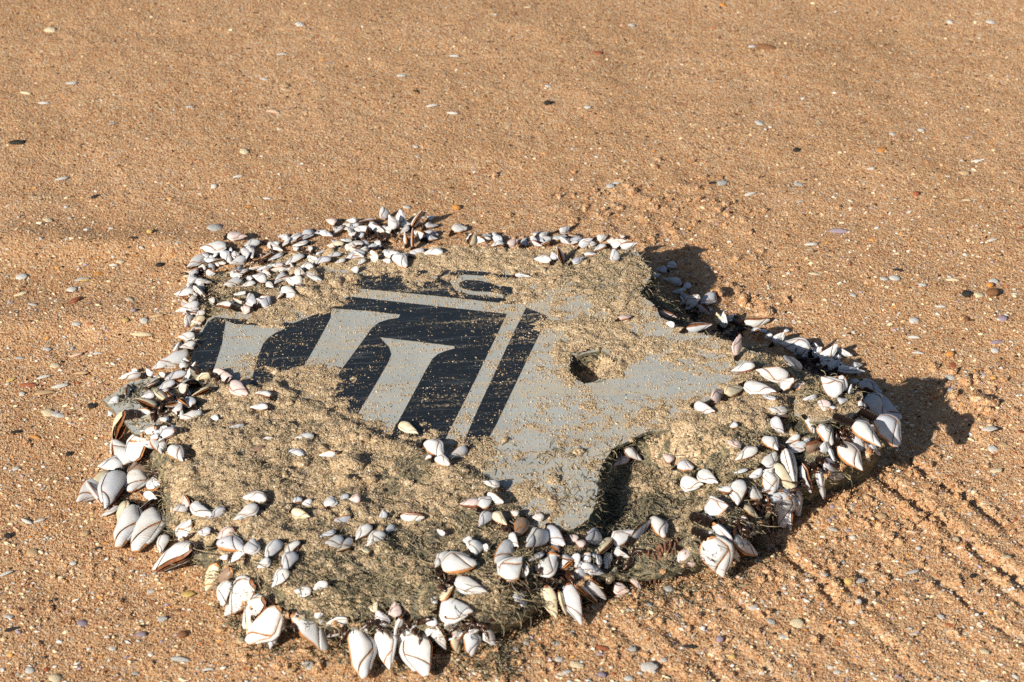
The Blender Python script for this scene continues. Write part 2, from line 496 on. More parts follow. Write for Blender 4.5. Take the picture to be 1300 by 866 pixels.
def top_z(x, y, ground=True):
    """Highest surface at a spot: beach, core, skin, flap or tab."""
    x = np.asarray(x, float); y = np.asarray(y, float)
    z = ground_z(x, y) if ground else np.full(x.shape, -1.0)
    ins = inside(x, y, OUT_S)
    if np.any(ins):
        z = z.copy(); z[ins] = np.maximum(z[ins], body_z(x[ins], y[ins]))
    sk = inside(x, y, SKIN_S) & ~inside(x, y, HOLE)
    z = np.where(sk, np.maximum(z, h_face(x, y)), z)
    z = np.where(inside(x, y, FLAP), flap_z(x, y), z)
    z = np.where(inside(x, y, TAB), np.maximum(tab_z(x, y), z), z)
    return z

def flap_z(x, y):
    return h_face(x, y) + 0.008 + 0.0015 * fbm(x, y, 0.03, 7, 2)
_ta, _tb, _tc = at(131, 505, .032), at(165, 486, .032), at(232, 540, .032)
def tab_z(x, y):
    u = (np.asarray(x) - _ta[0]) / (_tc[0] - _ta[0])
    return 0.030 + 0.008 * u + 0.001 * fbm(x, y, 0.04, 15, 2)

# the same heights on a 2.5 mm raster, for quick look-ups
HX0, HY0, HS = -0.80, -0.55, 0.0025
_hx, _hy = np.meshgrid(np.arange(HX0, 0.80, HS), np.arange(HY0, 0.85, HS))
HMAP = top_z(_hx, _hy)
def look_z(x, y):
    u = np.clip((np.asarray(x) - HX0) / HS, 0, HMAP.shape[1] - 2); v = np.clip((np.asarray(y) - HY0) / HS, 0, HMAP.shape[0] - 2)
    return HMAP[np.round(v).astype(int), np.round(u).astype(int)]

def hit(px, py, lift=0.0):
    """First point of the scene's surface on that pixel's line of sight."""
    d = ray(px, py)
    t0 = (0.11 - CAMN[2]) / d[2]; t1 = (-0.015 - CAMN[2]) / d[2]
    ts = np.linspace(t0, t1, 260)
    P = CAMN[None] + d[None] * ts[:, None]
    below = P[:, 2] <= look_z(P[:, 0], P[:, 1]) + lift
    k = int(np.argmax(below)) if below.any() else len(ts) - 1
    return P[k]

# ------------------------------------------------------------------ beach
def axis_lines(lo, hi, step, far):
    core = list(np.arange(lo, hi + 1e-9, step))
    out = []; s = step; v = hi
    while v < far:
        s *= 1.35; v += s; out.append(v)
    inn = []; s = step; v = lo
    while v > -far:
        s *= 1.35; v -= s; inn.append(v)
    return np.array(inn[::-1] + core + out)
gx = axis_lines(-0.62, 0.66, 0.0032, 120)
gy = axis_lines(-0.46, 0.62, 0.0034, 120)
GX, GY = np.meshgrid(gx, gy)
GZ = ground_z(GX, GY)
ins = inside(GX, GY, OUT_S)
GZ = np.where(ins, np.minimum(GZ, 0.004), GZ)
nx, ny = len(gx), len(gy)
idx = np.arange(nx * ny).reshape(ny, nx)
q = np.stack([idx[:-1, :-1], idx[:-1, 1:], idx[1:, 1:], idx[1:, :-1]], -1).reshape(-1, 4)
beach = fast_mesh('beach', np.stack([GX, GY, GZ], -1).reshape(-1, 3), q, M_SAND)
tag(beach, 'coarse golden beach sand with drag marks', None, None, 'structure')

# ------------------------------------------------------------------ wreck panel
panel = bpy.data.objects.new('wreck_panel', None)
COL.objects.link(panel)
tag(panel, 'torn grey wreck panel with dark lettering, crusted in sand, algae and barnacles', 'wreckage')

def cdt(polys, spacing, holes=(), test=None):
    """Triangulate inside polys[0] (minus holes) with interior points; extra polys are kept as edges."""
    pts, edges = [], []
    for poly in list(polys) + list(holes):
        o = len(pts)
        pts += [Vector(p) for p in poly]
        edges += [(o + i, o + (i + 1) % len(poly)) for i in range(len(poly))]
    xs = [p[0] for p in polys[0]]; ys = [p[1] for p in polys[0]]
    X, Y = np.meshgrid(np.arange(min(xs), max(xs), spacing), np.arange(min(ys), max(ys), spacing))
    X = X + rng.uniform(-.25, .25, X.shape) * spacing; Y = Y + rng.uniform(-.25, .25, Y.shape) * spacing
    ok = signed(X, Y, polys[0]) > spacing * 0.4
    for h in holes:
        ok &= ~inside(X, Y, h)
    pts += [Vector((a, b)) for a, b in zip(X[ok], Y[ok])]
    v, e, f, *_ = delaunay_2d_cdt(pts, edges, [], 0, 1e-6)
    V = np.array([(p[0], p[1]) for p in v]); F = np.array([t for t in f if len(t) == 3])
    c = V[F].mean(1)
    keep = inside(c[:, 0], c[:, 1], polys[0])
    for h in holes:
        keep &= ~inside(c[:, 0], c[:, 1], h)
    if test is not None:
        keep &= test(c[:, 0], c[:, 1])
    F = F[keep]
    a = V[F[:, 1]] - V[F[:, 0]]; b = V[F[:, 2]] - V[F[:, 0]]
    flip = a[:, 0] * b[:, 1] - a[:, 1] * b[:, 0] < 0
    F[flip] = F[flip][:, ::-1]
    used = np.unique(F); m = -np.ones(len(V), int); m[used] = np.arange(len(used))
    return V[used], m[F]

def boundary(F):
    cnt = {}
    for t in F:
        for i in range(3):
            a, b = int(t[i]), int(t[(i + 1) % 3])
            if (b, a) in cnt: del cnt[(b, a)]
            else: cnt[(a, b)] = 1
    return list(cnt)

def sheet(name, V, F, zf, thick, mats, parent):
    """Closed thin sheet: upper face at zf, lower face `thick` below."""
    z = zf(V[:, 0], V[:, 1])
    n = len(V)
    top = np.column_stack([V, z]); bot = np.column_stack([V, z - thick])
    faces = [tuple(t) for t in F] + [tuple(t[::-1] + n) for t in F]
    for a, b in boundary(F):
        faces.append((b, a, a + n, b + n))
    o = mesh_obj(name, np.vstack([top, bot]), faces, [mats, M_CORE], parent, False, [0] * len(F) + [1] * (len(faces) - len(F)))
    return o

# core: closed body with rough sides that lean inwards towards the sand
V, F = cdt([OUTLINE], 0.0055)
z = body_z(V[:, 0], V[:, 1]) + 0.0012 * fbm(V[:, 0], V[:, 1], 0.008, 55, 2)
verts = [tuple(p) for p in np.column_stack([V, z])]
faces = [tuple(t) for t in F]
ring = boundary(F)
cen = V.mean(0)
prev = {a: a for a, b in ring}
for k, f in enumerate((0.25, 0.5, 0.75, 1.0)):
    cur = {}
    for a, b in ring:
        x, y = V[a]
        z0 = z[a]
        inw = 0.006 + 0.008 * math.sin(f * 2.2) + 0.006 * float(fbm(np.array(x + f), np.array(y - f), 0.02, 71 + k, 2))
        d = cen - V[a]; d = d / (np.linalg.norm(d) + 1e-9)
        cur[a] = len(verts)
        verts.append((x + d[0] * inw * min(1, f * 2), y + d[1] * inw * min(1, f * 2), z0 + (-0.02 - z0) * f))
    for a, b in ring:
        faces.append((prev[b], prev[a], cur[a], cur[b]))
    prev = cur
core = mesh_obj('core', verts, faces, M_CORE, panel)

# painted skin with the torn hole
V, F = cdt([SKIN], 0.009, [HOLE])
skin = sheet('skin', V, F, lambda x, y: h_face(x, y), 0.0028, M_GREY, panel)
skin['label'] = 'smooth grey painted skin with a torn hole'

# dark print: the ground of the lettering, with the letter shapes left grey
P_BG = [(234, 463), (246, 440), (255, 425), (264, 409), (273, 403), (290, 405), (345, 408), (372, 411), (405, 398), (443, 377), (643, 399), (604, 480), (556, 575),
        (530, 566), (480, 556), (430, 545), (385, 525), (345, 505), (318, 500), (270, 482), (250, 474)]
P_STRIPE = [(668, 391), (695, 402), (629, 540), (618, 560), (586, 570), (601, 532), (649, 429)]
P_TOP = [(458, 352), (500, 346), (560, 342), (620, 346), (661, 352), (658, 372), (653, 387), (552, 376), (447, 366)]
G_A = [(286, 407), (298, 412), (364, 415), (361, 418), (350, 423), (341, 429), (334, 437), (329, 450), (320, 480), (312, 504), (262, 486), (270, 471), (281, 437)]
G_B = [(420, 392), (464, 395), (508, 400), (506, 404), (493, 406), (481, 410), (472, 417), (465, 427), (431, 473), (398, 535), (345, 512), (366, 500), (384, 467), (402, 436), (419, 404)]
G_C = [(482, 429), (520, 433), (577, 440), (577, 443), (566, 446), (556, 450), (549, 456), (542, 468), (506, 535), (490, 562), (436, 548), (453, 527), (474, 492), (493, 459), (496, 450), (493, 441), (487, 435)]
G_S1 = [(570, 358), (575, 352), (588, 349), (606, 350), (624, 352), (636, 357), (640, 363), (634, 365), (626, 361), (610, 357), (592, 356), (582, 360), (584, 366), (600, 370), (622, 371), (638, 374), (640, 379), (618, 377), (594, 374), (577, 369)]
G_S2 = [(516, 352), (536, 353), (552, 349), (556, 353), (540, 359), (520, 358), (508, 355)]
dark = [face_poly(p) for p in (P_BG, P_STRIPE, P_TOP)]
grey = [face_poly(p) for p in (G_A, G_B, G_C, G_S1, G_S2)]
def dark_test(x, y):
    r = np.zeros(x.shape, bool)
    for p in dark: r |= inside(x, y, p)
    for p in grey: r &= ~inside(x, y, p)
    return r & ~inside(x, y, HOLE)
SKIN_IN = [tuple(p) for p in SKIN]
V, F = cdt([SKIN_IN] + dark + grey, 0.010, [], dark_test)
pr_ = sheet('lettering_print', V, F, lambda x, y: h_face(x, y) + 0.0005, 0.0004, M_DARK, panel)
pr_['label'] = 'near-black print around grey letter strokes'

# raised flap of skin at the right-hand corner, bare tab at the left
V, F = cdt([FLAP], 0.006)
o = sheet('skin_flap', V, F, flap_z, 0.0026, M_GREY, panel)
o['label'] = 'raised torn flap of skin under barnacles'
V, F = cdt([TAB], 0.006)
o = sheet('torn_tab', V, F, tab_z, 0.0026, M_GREY, panel)
o['label'] = 'bare straight-edged torn corner of the skin'

# torn honeycomb walls showing in the near face
hv, hf = [], []
pa, pb = at(822, 722, 0.012), at(868, 706, 0.014)
L = np.linalg.norm(pb - pa); ux = (pb - pa) / L; vy = np.array([ux[1], -ux[0], 0])
if vy[1] > 0: vy = -vy
n = 44
for row in range(2):
    for i in range(n + 1):
        w = (0.0015 if (i // 2) % 2 else -0.0015) + row * 0.004 + random.uniform(-.0008, .0008)
        b = pa + ux * (L * 1.25 * i / n - 0.005) + vy * (w + 0.006)
        topz = 0.031 - 0.005 * row + 0.010 * random.random() * math.sin(math.pi * min(1, max(0.15, i / n)))
        o0 = len(hv)
        hv += [(b[0], b[1], -0.004), (b[0] + 0.001 * random.uniform(-1, 1), b[1] - 0.002, topz * 0.5), (b[0] + 0.0015 * random.uniform(-1, 1), b[1] + 0.001, topz)]
        if i:
            hf += [(o0 - 3, o0, o0 + 1, o0 - 2), (o0 - 2, o0 + 1, o0 + 2, o0 - 1)]
honey = mesh_obj('honeycomb', hv, hf, M_HONEY, panel, False)
sol = honey.modifiers.new('thick', 'SOLIDIFY'); sol.thickness = 0.0007
honey['label'] = 'rusty brown torn honeycomb walls'

# ------------------------------------------------------------------ sand crust lying on the panel
# thickness of the sand in millimetres at spots of the panel (negative: swept clean)
TC = [(272, 430, -4), (262, 455, -4), (300, 440, -2.2), (320, 430, -1.4), (345, 450, -2.0), (400, 430, -2.6), (440, 410, -3.2), (430, 450, -2.6), (520, 400, -3.2), (560, 450, -3.5), (500, 480, -3.2), (480, 510, -3.4),
      (600, 440, -3.2), (580, 500, -3.2), (650, 470, -3.4), (640, 510, -2.6), (600, 540, -1.6), (540, 520, -2.4), (700, 430, -1.4), (690, 490, -3), (720, 530, -1.6), (850, 480, -2.8), (890, 488, -2.4), (800, 500, -2.2),
      (820, 475, -2.8), (660, 580, -1.7), (640, 605, -1.6), (740, 630, -1.6), (700, 610, -0.9), (700, 555, -0.9), (760, 560, -1.0), (540, 378, -2.2), (480, 370, -2.6), (610, 386, -2.4), (600, 360, -0.5), (530, 356, 0.2), (640, 372, -0.4), (570, 350, 0.6), (630, 352, 0.4),
      (460, 395, -2.6), (370, 430, -1.5), (660, 418, 0.4), (700, 416, 0.8), (680, 420, 0.6), (640, 412, 0.4), (655, 425, 0.5), (290, 470, -1.6),
      (340, 400, 3.0), (300, 400, 0.5), (400, 385, 2.6), (430, 362, 2.2), (470, 350, 1.6), (520, 338, 2.6), (580, 332, 3.0), (640, 336, 3.0), (700, 345, 2.6), (680, 375, 1.6), (760, 335, 0.8), (790, 345, 0.4), (720, 380, 1.6), (770, 390, 1.2), (740, 420, 1.4),
      (780, 430, 0.6), (700, 398, -0.6), (684, 400, -3.2), (672, 412, -1.5), (682, 436, -3.5), (668, 404, -2.5), (655, 398, -2.4), (652, 440, -3.2), (810, 400, 1.6), (800, 365, 1.4), (840, 425, 1.0), (880, 450, 0.4), (920, 445, 0.6), (900, 505, 0.8), (860, 520, 0.8), (820, 540, 0.7), (780, 530, 0.0), (330, 478, 0.0), (360, 490, 1.6), (385, 480, 1.0), (410, 510, 0.6), (340, 510, 2.4), (300, 500, 1.5),
      (280, 540, 3.6), (330, 560, 4.2), (300, 600, 4.2), (380, 580, 3.0), (430, 555, 1.2), (480, 560, 0.6), (520, 560, 1.2), (450, 600, 2.2), (430, 580, 2.0), (520, 640, 1.6), (470, 630, 2.0), (350, 700, 1.4), (560, 630, 1.0), (250, 600, 3.0), (400, 630, 2.6), (500, 620, 0.4), (560, 600, 0.0), (480, 660, 1.2), (340, 660, 2.2), (400, 690, 1.6),
      (300, 690, 0.8), (440, 720, 0.9), (520, 720, 0.6), (500, 690, 1.2), (380, 740, 0.5), (600, 680, 0.2), (560, 660, 0.8), (590, 640, -0.5), (690, 660, 0.3), (720, 650, 0.0), (640, 700, -0.8), (700, 700, -1), (560, 740, -0.4), (470, 750, 0.3),
      (820, 590, 0.4), (860, 570, 1.4), (830, 630, 0.2), (860, 660, -0.6), (780, 650, -3), (880, 620, 0.2), (930, 560, 1.0), (960, 540, 0.8), (940, 520, 1.6), (960, 590, -0.6), (1010, 560, -0.4), (1050, 510, 2.4), (1030, 520, 2.2), (1080, 508, 2.2), (1060, 525, 2.0), (1020, 505, 2.0), (775, 462, 2.6), (765, 455, 2.6), (756, 462, 1.5), (760, 472, 1.0), (720, 462, 0.6), (715, 440, 1.0), (1080, 550, -2), (960, 640, -2),
      (880, 400, -0.2), (850, 380, -1.2), (930, 425, -0.4), (300, 350, 1.0), (380, 330, 2.4), (440, 320, 1.5), (280, 360, -0.6), (560, 310, 2.5), (660, 320, 2.6), (720, 320, 2.2), (250, 390, -0.5), (180, 530, -0.6), (160, 510, -1.6), (215, 580, 0), (235, 650, 0.6), (620, 560, 0.3), (590, 590, 0.8)]
_tp = np.array([on_face(a, b)[:2] for a, b, t in TC]); _tv = np.array([t for a, b, t in TC])
def crust_mm(x, y):
    sh = x.shape; x = x.ravel(); y = y.ravel()
    num = np.zeros_like(x); den = np.zeros_like(x)
    for (a, b), v in zip(_tp, _tv):
        w = 1 / ((x - a) ** 2 + (y - b) ** 2 + 1.2e-4) ** 1.8
        num += w * v; den += w
    t = num / den
    t = t + 2.0 * fbm(x, y, 0.030, 201, 3, 0.6) + 1.5 * fbm(x, y, 0.010, 205, 2) + 1.2 * fbm(x, y, 0.0042, 209, 1)
    t = t + 1.0 * fbm(x * 0.25, y, 0.010, 215, 2)          # washed into streaks
    return t.reshape(sh)

st = 0.0017
bx0, bx1 = min(p[0] for p in TAB) - .01, max(p[0] for p in OUTLINE); by0, by1 = min(p[1] for p in OUTLINE), max(p[1] for p in OUTLINE)
cx = np.arange(bx0, bx1, st); cy = np.arange(by0, by1, st)
CX, CY = np.meshgrid(cx, cy)
CX = CX + rng.uniform(-.3, .3, CX.shape) * st; CY = CY + rng.uniform(-.3, .3, CY.shape) * st
cin = (inside(CX, CY, OUT_S) & (edge_dist(CX, CY, OUT_S) > 0.003)) | (inside(CX, CY, TAB) & (edge_dist(CX, CY, TAB) > 0.004))
CT = np.full(CX.shape, -9.0); CT[cin] = crust_mm(CX[cin], CY[cin])
ztop = np.full(CX.shape, -1.0); ztop[cin] = top_z(CX[cin], CY[cin])
CZ = ztop + np.where(CT > 0, 0.0009 * CT ** 0.9 * 1.1, CT * 0.001) if False else ztop + np.clip(CT, -3, 9) * 0.001
CZ = CZ + np.where(CT > 0, 0.0006 * noise(CX, CY, 0.0026, 300), 0)
idx = np.arange(CX.size).reshape(CX.shape)
q = np.stack([idx[:-1, :-1], idx[:-1, 1:], idx[1:, 1:], idx[1:, :-1]], -1).reshape(-1, 4)
tf = CT.ravel()[q]; zf = CZ.ravel()[q]; okk = cin.ravel()[q].all(1)
keep = okk & (tf.max(1) > -0.4) & ((zf.max(1) - zf.min(1)) < 0.005)
q = q[keep]
used = np.unique(q); remap = np.zeros(CX.size, np.int64); remap[used] = np.arange(len(used))
VV = np.stack([CX, CY, CZ], -1).reshape(-1, 3)
crust = fast_mesh('sand_crust', VV[used], remap[q], M_CRUST, panel)
crust['kind'] = 'stuff'; crust['label'] = 'pale damp sand stuck on the panel'

# ------------------------------------------------------------------ algae threads
ALG = [([(200, 540), (430, 545), (600, 590), (660, 660), (740, 690), (800, 690), (700, 730), (640, 770), (400, 776), (240, 690), (195, 600)], 2000, (.62, .10, .10, .18)),
       ([(440, 690), (560, 680), (660, 700), (690, 720), (640, 775), (400, 776), (370, 740)], 2200, (.55, .12, .13, .20)),
       ([(770, 565), (860, 550), (930, 545), (1010, 545), (1000, 600), (940, 655), (880, 690), (780, 700), (755, 660)], 2600, (.50, .18, .15, .17)),
       ([(757, 610), (785, 600), (800, 640), (800, 690), (740, 700), (748, 660)], 900, (.1, .2, .6, .1)),
       ([(812, 372), (830, 345), (900, 390), (980, 430), (960, 440), (890, 425), (840, 402)], 1500, (.3, .25, .3, .15)),
       ([(700, 330), (806, 318), (826, 344), (812, 372), (740, 380)], 600, (.66, .05, .01, .28)),
       ([(1008, 512), (1022, 494), (1078, 490), (1094, 506), (1068, 532), (1010, 530)], 900, (.6, .2, .03, .17)),
       ([(140, 505), (200, 488), (230, 500), (228, 540), (200, 562), (172, 548)], 700, (.45, .35, .1, .1)),
       ([(245, 345), (320, 330), (400, 330), (330, 380), (260, 395)], 900, (.3, .25, .3, .15)),
       ([(640, 690), (900, 680), (990, 600), (1010, 620), (930, 690), (700, 760), (650, 800)], 2200, (.15, .35, .4, .1)),
       ([(250, 690), (640, 765), (650, 800), (560, 800), (320, 780)], 2200, (.3, .4, .2, .1)),
       ([(600, 560), (770, 560), (750, 660), (670, 665), (600, 600)], 500, (.7, .1, .02, .18))]
tv, tfc, tm = [], [], []
def thread(p, length, col, r, up=0.6):
    a = random.uniform(0, 2 * math.pi); el = random.uniform(0.0, up)
    d = np.array([math.cos(a) * math.cos(el), math.sin(a) * math.cos(el), math.sin(el)])
    n = 5; pts = [np.array(p)]
    curl = random.uniform(-0.9, 0.9)
    for k in range(n - 1):
        pts.append(pts[-1] + d * length / (n - 1))
        ca, sa = math.cos(curl), math.sin(curl)
        d = np.array([d[0] * ca - d[1] * sa, d[0] * sa + d[1] * ca, d[2] - 0.25 + random.uniform(-.2, .2)])
        d /= np.linalg.norm(d)
    o = len(tv)
    for k, pt in enumerate(pts):
        rr = r * (1 - 0.6 * k / n)
        for j in range(3):
            b = 2.094 * j
            tv.append((pt[0] + rr * math.cos(b), pt[1] + rr * math.sin(b) * 0.7, pt[2] + rr * math.sin(b + 0.6)))
    for k in range(n - 1):
        for j in range(3):
            tfc.append((o + 3 * k + j, o + 3 * k + (j + 1) % 3, o + 3 * k + 3 + (j + 1) % 3, o + 3 * k + 3 + j)); tm.append(col)
for pts, cnt, mixw in ALG:
    poly = face_poly(pts)
    xs = [p[0] for p in poly]; ys = [p[1] for p in poly]
    X = rng.uniform(min(xs), max(xs), cnt * 4); Y = rng.uniform(min(ys), max(ys), cnt * 4)
    ok = inside(X, Y, poly) & (fbm(X, Y, 0.03, 401, 2) + 0.35 * rng.normal(size=X.size) > -0.1)
    X, Y = X[ok][:cnt], Y[ok][:cnt]
    Z = look_z(X, Y) + np.clip(crust_mm(X, Y), 0, 6) * 0.001
    cols = rng.choice(4, len(X), p=np.array(mixw) / sum(mixw))
    for x, y, z, c in zip(X, Y, Z, cols):
        thread((x, y, z - 0.0005), random.uniform(0.004, 0.013), int(c), random.uniform(0.00024, 0.00042))
# long single strands, and dark shaggy weed along the near rim
for x0, y0, x1, y1, n, l0, l1, cols in ((230, 640, 660, 770, 420, .016, .034, (0, 0, 3)), (770, 580, 960, 690, 160, .014, .028, (0, 3, 1)), (720, 320, 820, 380, 60, .012, .02, (0, 0, 3)), (730, 450, 765, 485, 60, .005, .012, (0, 1, 2))):
    for _ in range(n):
        p = hit(random.uniform(x0, x1), random.uniform(y0, y1))
        if inside(p[0:1], p[1:2], OUT_S)[0]:
            thread(p + np.array([0, 0, .0012]), random.uniform(l0, l1), random.choice(cols), random.uniform(.0002, .0004), 0.35)
for x, y in OUTLINE:
    p = to_px(np.array([x, y, float(h_face(x, y))]))
    if p[1] > 560:
        for k in range(15):
            q = np.array([x, y]) + np.array([random.gauss(0, .006), random.uniform(-.004, .014)])
            if not inside(q[0:1], q[1:2], OUT_S)[0]: q = np.array([x, y])
            thread((q[0], q[1], float(look_z(q[0], q[1])) - random.uniform(0, .012)), random.uniform(.006, .016), random.choice((0, 0, 1, 2, 2, 3)), random.uniform(.0003, .0006), 0.7)
# fringe on the torn edges
for poly, sel in ((SKIN, lambda p: 740 < p[0] < 830 or p[1] > 560), (FLAP, lambda p: p[1] > 515), (OUTLINE, lambda p: p[1] > 520)):
    for x, y in poly:
        pz = float(look_z(x, y))
        p = to_px(np.array([x, y, pz]))
        if sel(p):
            for k in range(9):
                thread((x + random.uniform(-.004, .004), y + random.uniform(-.004, .004), pz - random.uniform(0, .006)), random.uniform(.004, .011), random.choice((0, 1, 1, 2)), random.uniform(.0002, .0004), 0.2)
alg = fast_mesh('algae_threads', np.array(tv), np.array(tfc), M_ALG, panel)
alg.data.polygons.foreach_set('material_index', np.array(tm, np.int32))
alg['kind'] = 'stuff'; alg['label'] = 'matted dry green and straw algae threads'

# ------------------------------------------------------------------ loose grains (instanced: nobody could count them)
grain_src = bpy.data.collections.new('grain_shapes')
def grain_shape(k, mat):
    bm = bmesh.new()
    bmesh.ops.create_icosphere(bm, subdivisions=1, radius=0.5)
    rr = random.Random(k)
    sq = (rr.uniform(.8, 1.25), rr.uniform(.7, 1.1), rr.uniform(.5, .9))
    for v in bm.verts:
        v.co = Vector((v.co.x * sq[0], v.co.y * sq[1], v.co.z * sq[2])) * rr.uniform(.75, 1.15)
    me = bpy.data.meshes.new('grain'); bm.to_mesh(me); bm.free()
    me.materials.append(mat)
    return bpy.data.objects.new('grain_shape', me)

def scatter(name, P, size, mat, parent=None, shapes=4):
    col = bpy.data.collections.new(name + '_shapes')
    for k in range(shapes):
        col.objects.link(grain_shape(k, mat))
    me = bpy.data.meshes.new(name)
    me.vertices.add(len(P)); me.vertices.foreach_set('co', np.asarray(P, np.float32).ravel())
    a = me.attributes.new('gsize', 'FLOAT', 'POINT'); a.data.foreach_set('value', np.asarray(size, np.float32))
    b = me.attributes.new('grot', 'FLOAT_VECTOR', 'POINT'); b.data.foreach_set('vector', rng.uniform(0, 6.28, len(P) * 3).astype(np.float32))
    o = bpy.data.objects.new(name, me); COL.objects.link(o); o.parent = parent
    g = bpy.data.node_groups.new(name, 'GeometryNodeTree')
    g.interface.new_socket('Geometry', in_out='INPUT', socket_type='NodeSocketGeometry')
    g.interface.new_socket('Geometry', in_out='OUTPUT', socket_type='NodeSocketGeometry')
    N = g.nodes
    gi, go = N.new('NodeGroupInput'), N.new('NodeGroupOutput')
    ci = N.new('GeometryNodeCollectionInfo'); ci.inputs[0].default_value = col
    ci.inputs['Separate Children'].default_value = True; ci.inputs['Reset Children'].default_value = True
    iop = N.new('GeometryNodeInstanceOnPoints'); iop.inputs['Pick Instance'].default_value = True
    na = N.new('GeometryNodeInputNamedAttribute'); na.data_type = 'FLOAT'; na.inputs[0].default_value = 'gsize'
    nr = N.new('GeometryNodeInputNamedAttribute'); nr.data_type = 'FLOAT_VECTOR'; nr.inputs[0].default_value = 'grot'
    e2r = N.new('FunctionNodeEulerToRotation')
    L = g.links
    L.new(gi.outputs[0], iop.inputs['Points']); L.new(ci.outputs[0], iop.inputs['Instance'])
    L.new(na.outputs[0], iop.inputs['Scale']); L.new(nr.outputs[0], e2r.inputs[0]); L.new(e2r.outputs[0], iop.inputs['Rotation'])
    L.new(iop.outputs[0], go.inputs[0])
    md = o.modifiers.new('grains', 'NODES'); md.node_group = g
    o['kind'] = 'stuff'
    return o

# beach grains: within and around the view, thinning with distance
N1 = 330000
GXr = rng.uniform(-0.75, 0.75, N1 * 3); GYr = rng.uniform(-0.50, 1.0, N1 * 3)
pr = to_px(np.stack([GXr, GYr, np.zeros_like(GXr)], -1))
dens = np.where((pr[:, 0] > -90) & (pr[:, 0] < 1390) & (pr[:, 1] > -60) & (pr[:, 1] < 960), 0.30 + 0.70 * smooth(60, 520, pr[:, 1]), 0.04)
dens = dens * (0.75 + 0.5 * fbm(GXr, GYr, 0.05, 501, 2))
ok = (rng.random(GXr.size) < dens * 0.62) & ~(inside(GXr, GYr, OUT_S) & (edge_dist(GXr, GYr, OUT_S) > 0.012))
GXr, GYr = GXr[ok], GYr[ok]
sz = 0.00085 + 0.0005 * rng.random(len(GXr)) + 0.0018 * rng.random(len(GXr)) ** 12
P = np.stack([GXr, GYr, ground_z(GXr, GYr) + sz * 0.02], -1)
o = scatter('sand_grains', P, sz, M_GRAIN)
o['label'] = 'loose coarse sand grains over the beach'

# grains on the panel
N2 = 520000
X = rng.uniform(bx0, bx1, N2); Y = rng.uniform(by0, by1, N2)
ok = inside(X, Y, OUT_S)
X, Y = X[ok], Y[ok]
T = crust_mm(X, Y)
Zt = look_z(X, Y)
clean = inside(X, Y, SKIN_S)
streak = fbm(X * 0.13 + 0.02 * Y, Y, 0.0045, 611, 3)
pk = np.where(T > 0, 0.42, np.where(clean, 0.085 + 0.60 * smooth(0.16, 0.5, streak) * smooth(-5.0, -1.5, T) + 0.5 * smooth(-1.6, 0.0, T), 0.38))
ok = rng.random(len(X)) < pk
X, Y, T, Zt = X[ok], Y[ok], T[ok], Zt[ok]
sz = 0.0005 + 0.0004 * rng.random(len(X)) + 0.0010 * rng.random(len(X)) ** 12
P = np.stack([X, Y, Zt + np.clip(T, 0, 9) * 0.001 + sz * 0.2], -1)
o = scatter('crust_grains', P, sz, M_GRAIN2, panel)
o['label'] = 'sand grains scattered on the panel'

# ------------------------------------------------------------------ sand clods: crumbs of damp sand, real lumps
cv, cf, cg = [], [], []
SANDC = (cv, cf, cg); PANELC = ([], [], [])
def clod(p, r):
    cv, cf, cg = PANELC if bool(inside(np.array([p[0]]), np.array([p[1]]), OUT_S)[0]) else SANDC
    bm = bmesh.new(); bmesh.ops.create_icosphere(bm, subdivisions=2, radius=r)
    o = len(cv); sd = random.randrange(999)
    r = r * 0.72
    sx, sy, sz_ = random.uniform(.8, 1.3), random.uniform(.8, 1.3), random.uniform(.55, .9)
    for v in bm.verts:
        k = 1 + 0.5 * float(noise(np.array(v.co.x / r + sd), np.array(v.co.y / r + v.co.z / r * 0.7), 0.7, sd)) + random.uniform(-.1, .1)
        cg.append((p[0] + v.co.x * sx * k, p[1] + v.co.y * sy * k, p[2] + v.co.z * sz_ * k))
        cv.append((p[0] + v.co.x * sx * k, p[1] + v.co.y * sy * k, p[2] + v.co.z * sz_ * k))
    for f in bm.faces: cf.append(tuple(o + v.index for v in f.verts))
    bm.verts.index_update(); bm.free()
for (mx, my, sx, sy, n, r0, r1) in ((820, 265, 75, 28, 80, .0014, .0036), (935, 380, 45, 20, 18, .0018, .004), (900, 330, 70, 30, 20, .0016, .0036), (1240, 515, 35, 35, 22, .002, .005), (400, 365, 26, 20, 24, .003, .007),
                                    (1120, 640, 60, 40, 80, .002, .0042), (1090, 720, 130, 90, 170, .0016, .0034), (330, 555, 80, 40, 40, .002, .005), (650, 330, 80, 18, 46, .002, .0045), (850, 760, 120, 50, 70, .0016, .0032),
                                    (420, 590, 50, 40, 16, .003, .006), (720, 590, 70, 40, 22, .0018, .0034), (345, 805, 60, 25, 30, .002, .004), (640, 840, 160, 20, 60, .0016, .003), (150, 700, 100, 90, 70, .0014, .0026), (360, 490, 40, 20, 24, .002, .0045)):
    for _ in range(n):
        px, py = random.gauss(mx, sx), random.gauss(my, sy)
        if not (-20 < px < 1320 and -10 < py < 890): continue
        p = hit(px, py); r = random.uniform(r0, r1)
        if (mx > 800 or my > 700) and bool(inside(p[0:1], p[1:2], OUT_S)[0]): continue
        if inside(p[0:1], p[1:2], SKIN_S)[0] and crust_mm(p[0:1], p[1:2])[0] < 0.2: continue
        clod((p[0], p[1], float(look_z(p[0], p[1])) + r * 0.15), r)
for px, py, r in ((447, 591, .009), (432, 592, .007), (386, 590, .007), (392, 372, .008), (385, 358, .008), (1243, 510, .008), (1258, 514, .007), (1226, 484, .006), (910, 372, .006), (944, 382, .006), (975, 398, .006), (640, 560, .004), (735, 575, .004), (702, 611, .0045), (345, 498, .007), (365, 502, .007)):
    p = hit(px, py); clod((p[0], p[1], p[2] + r * .2), r)
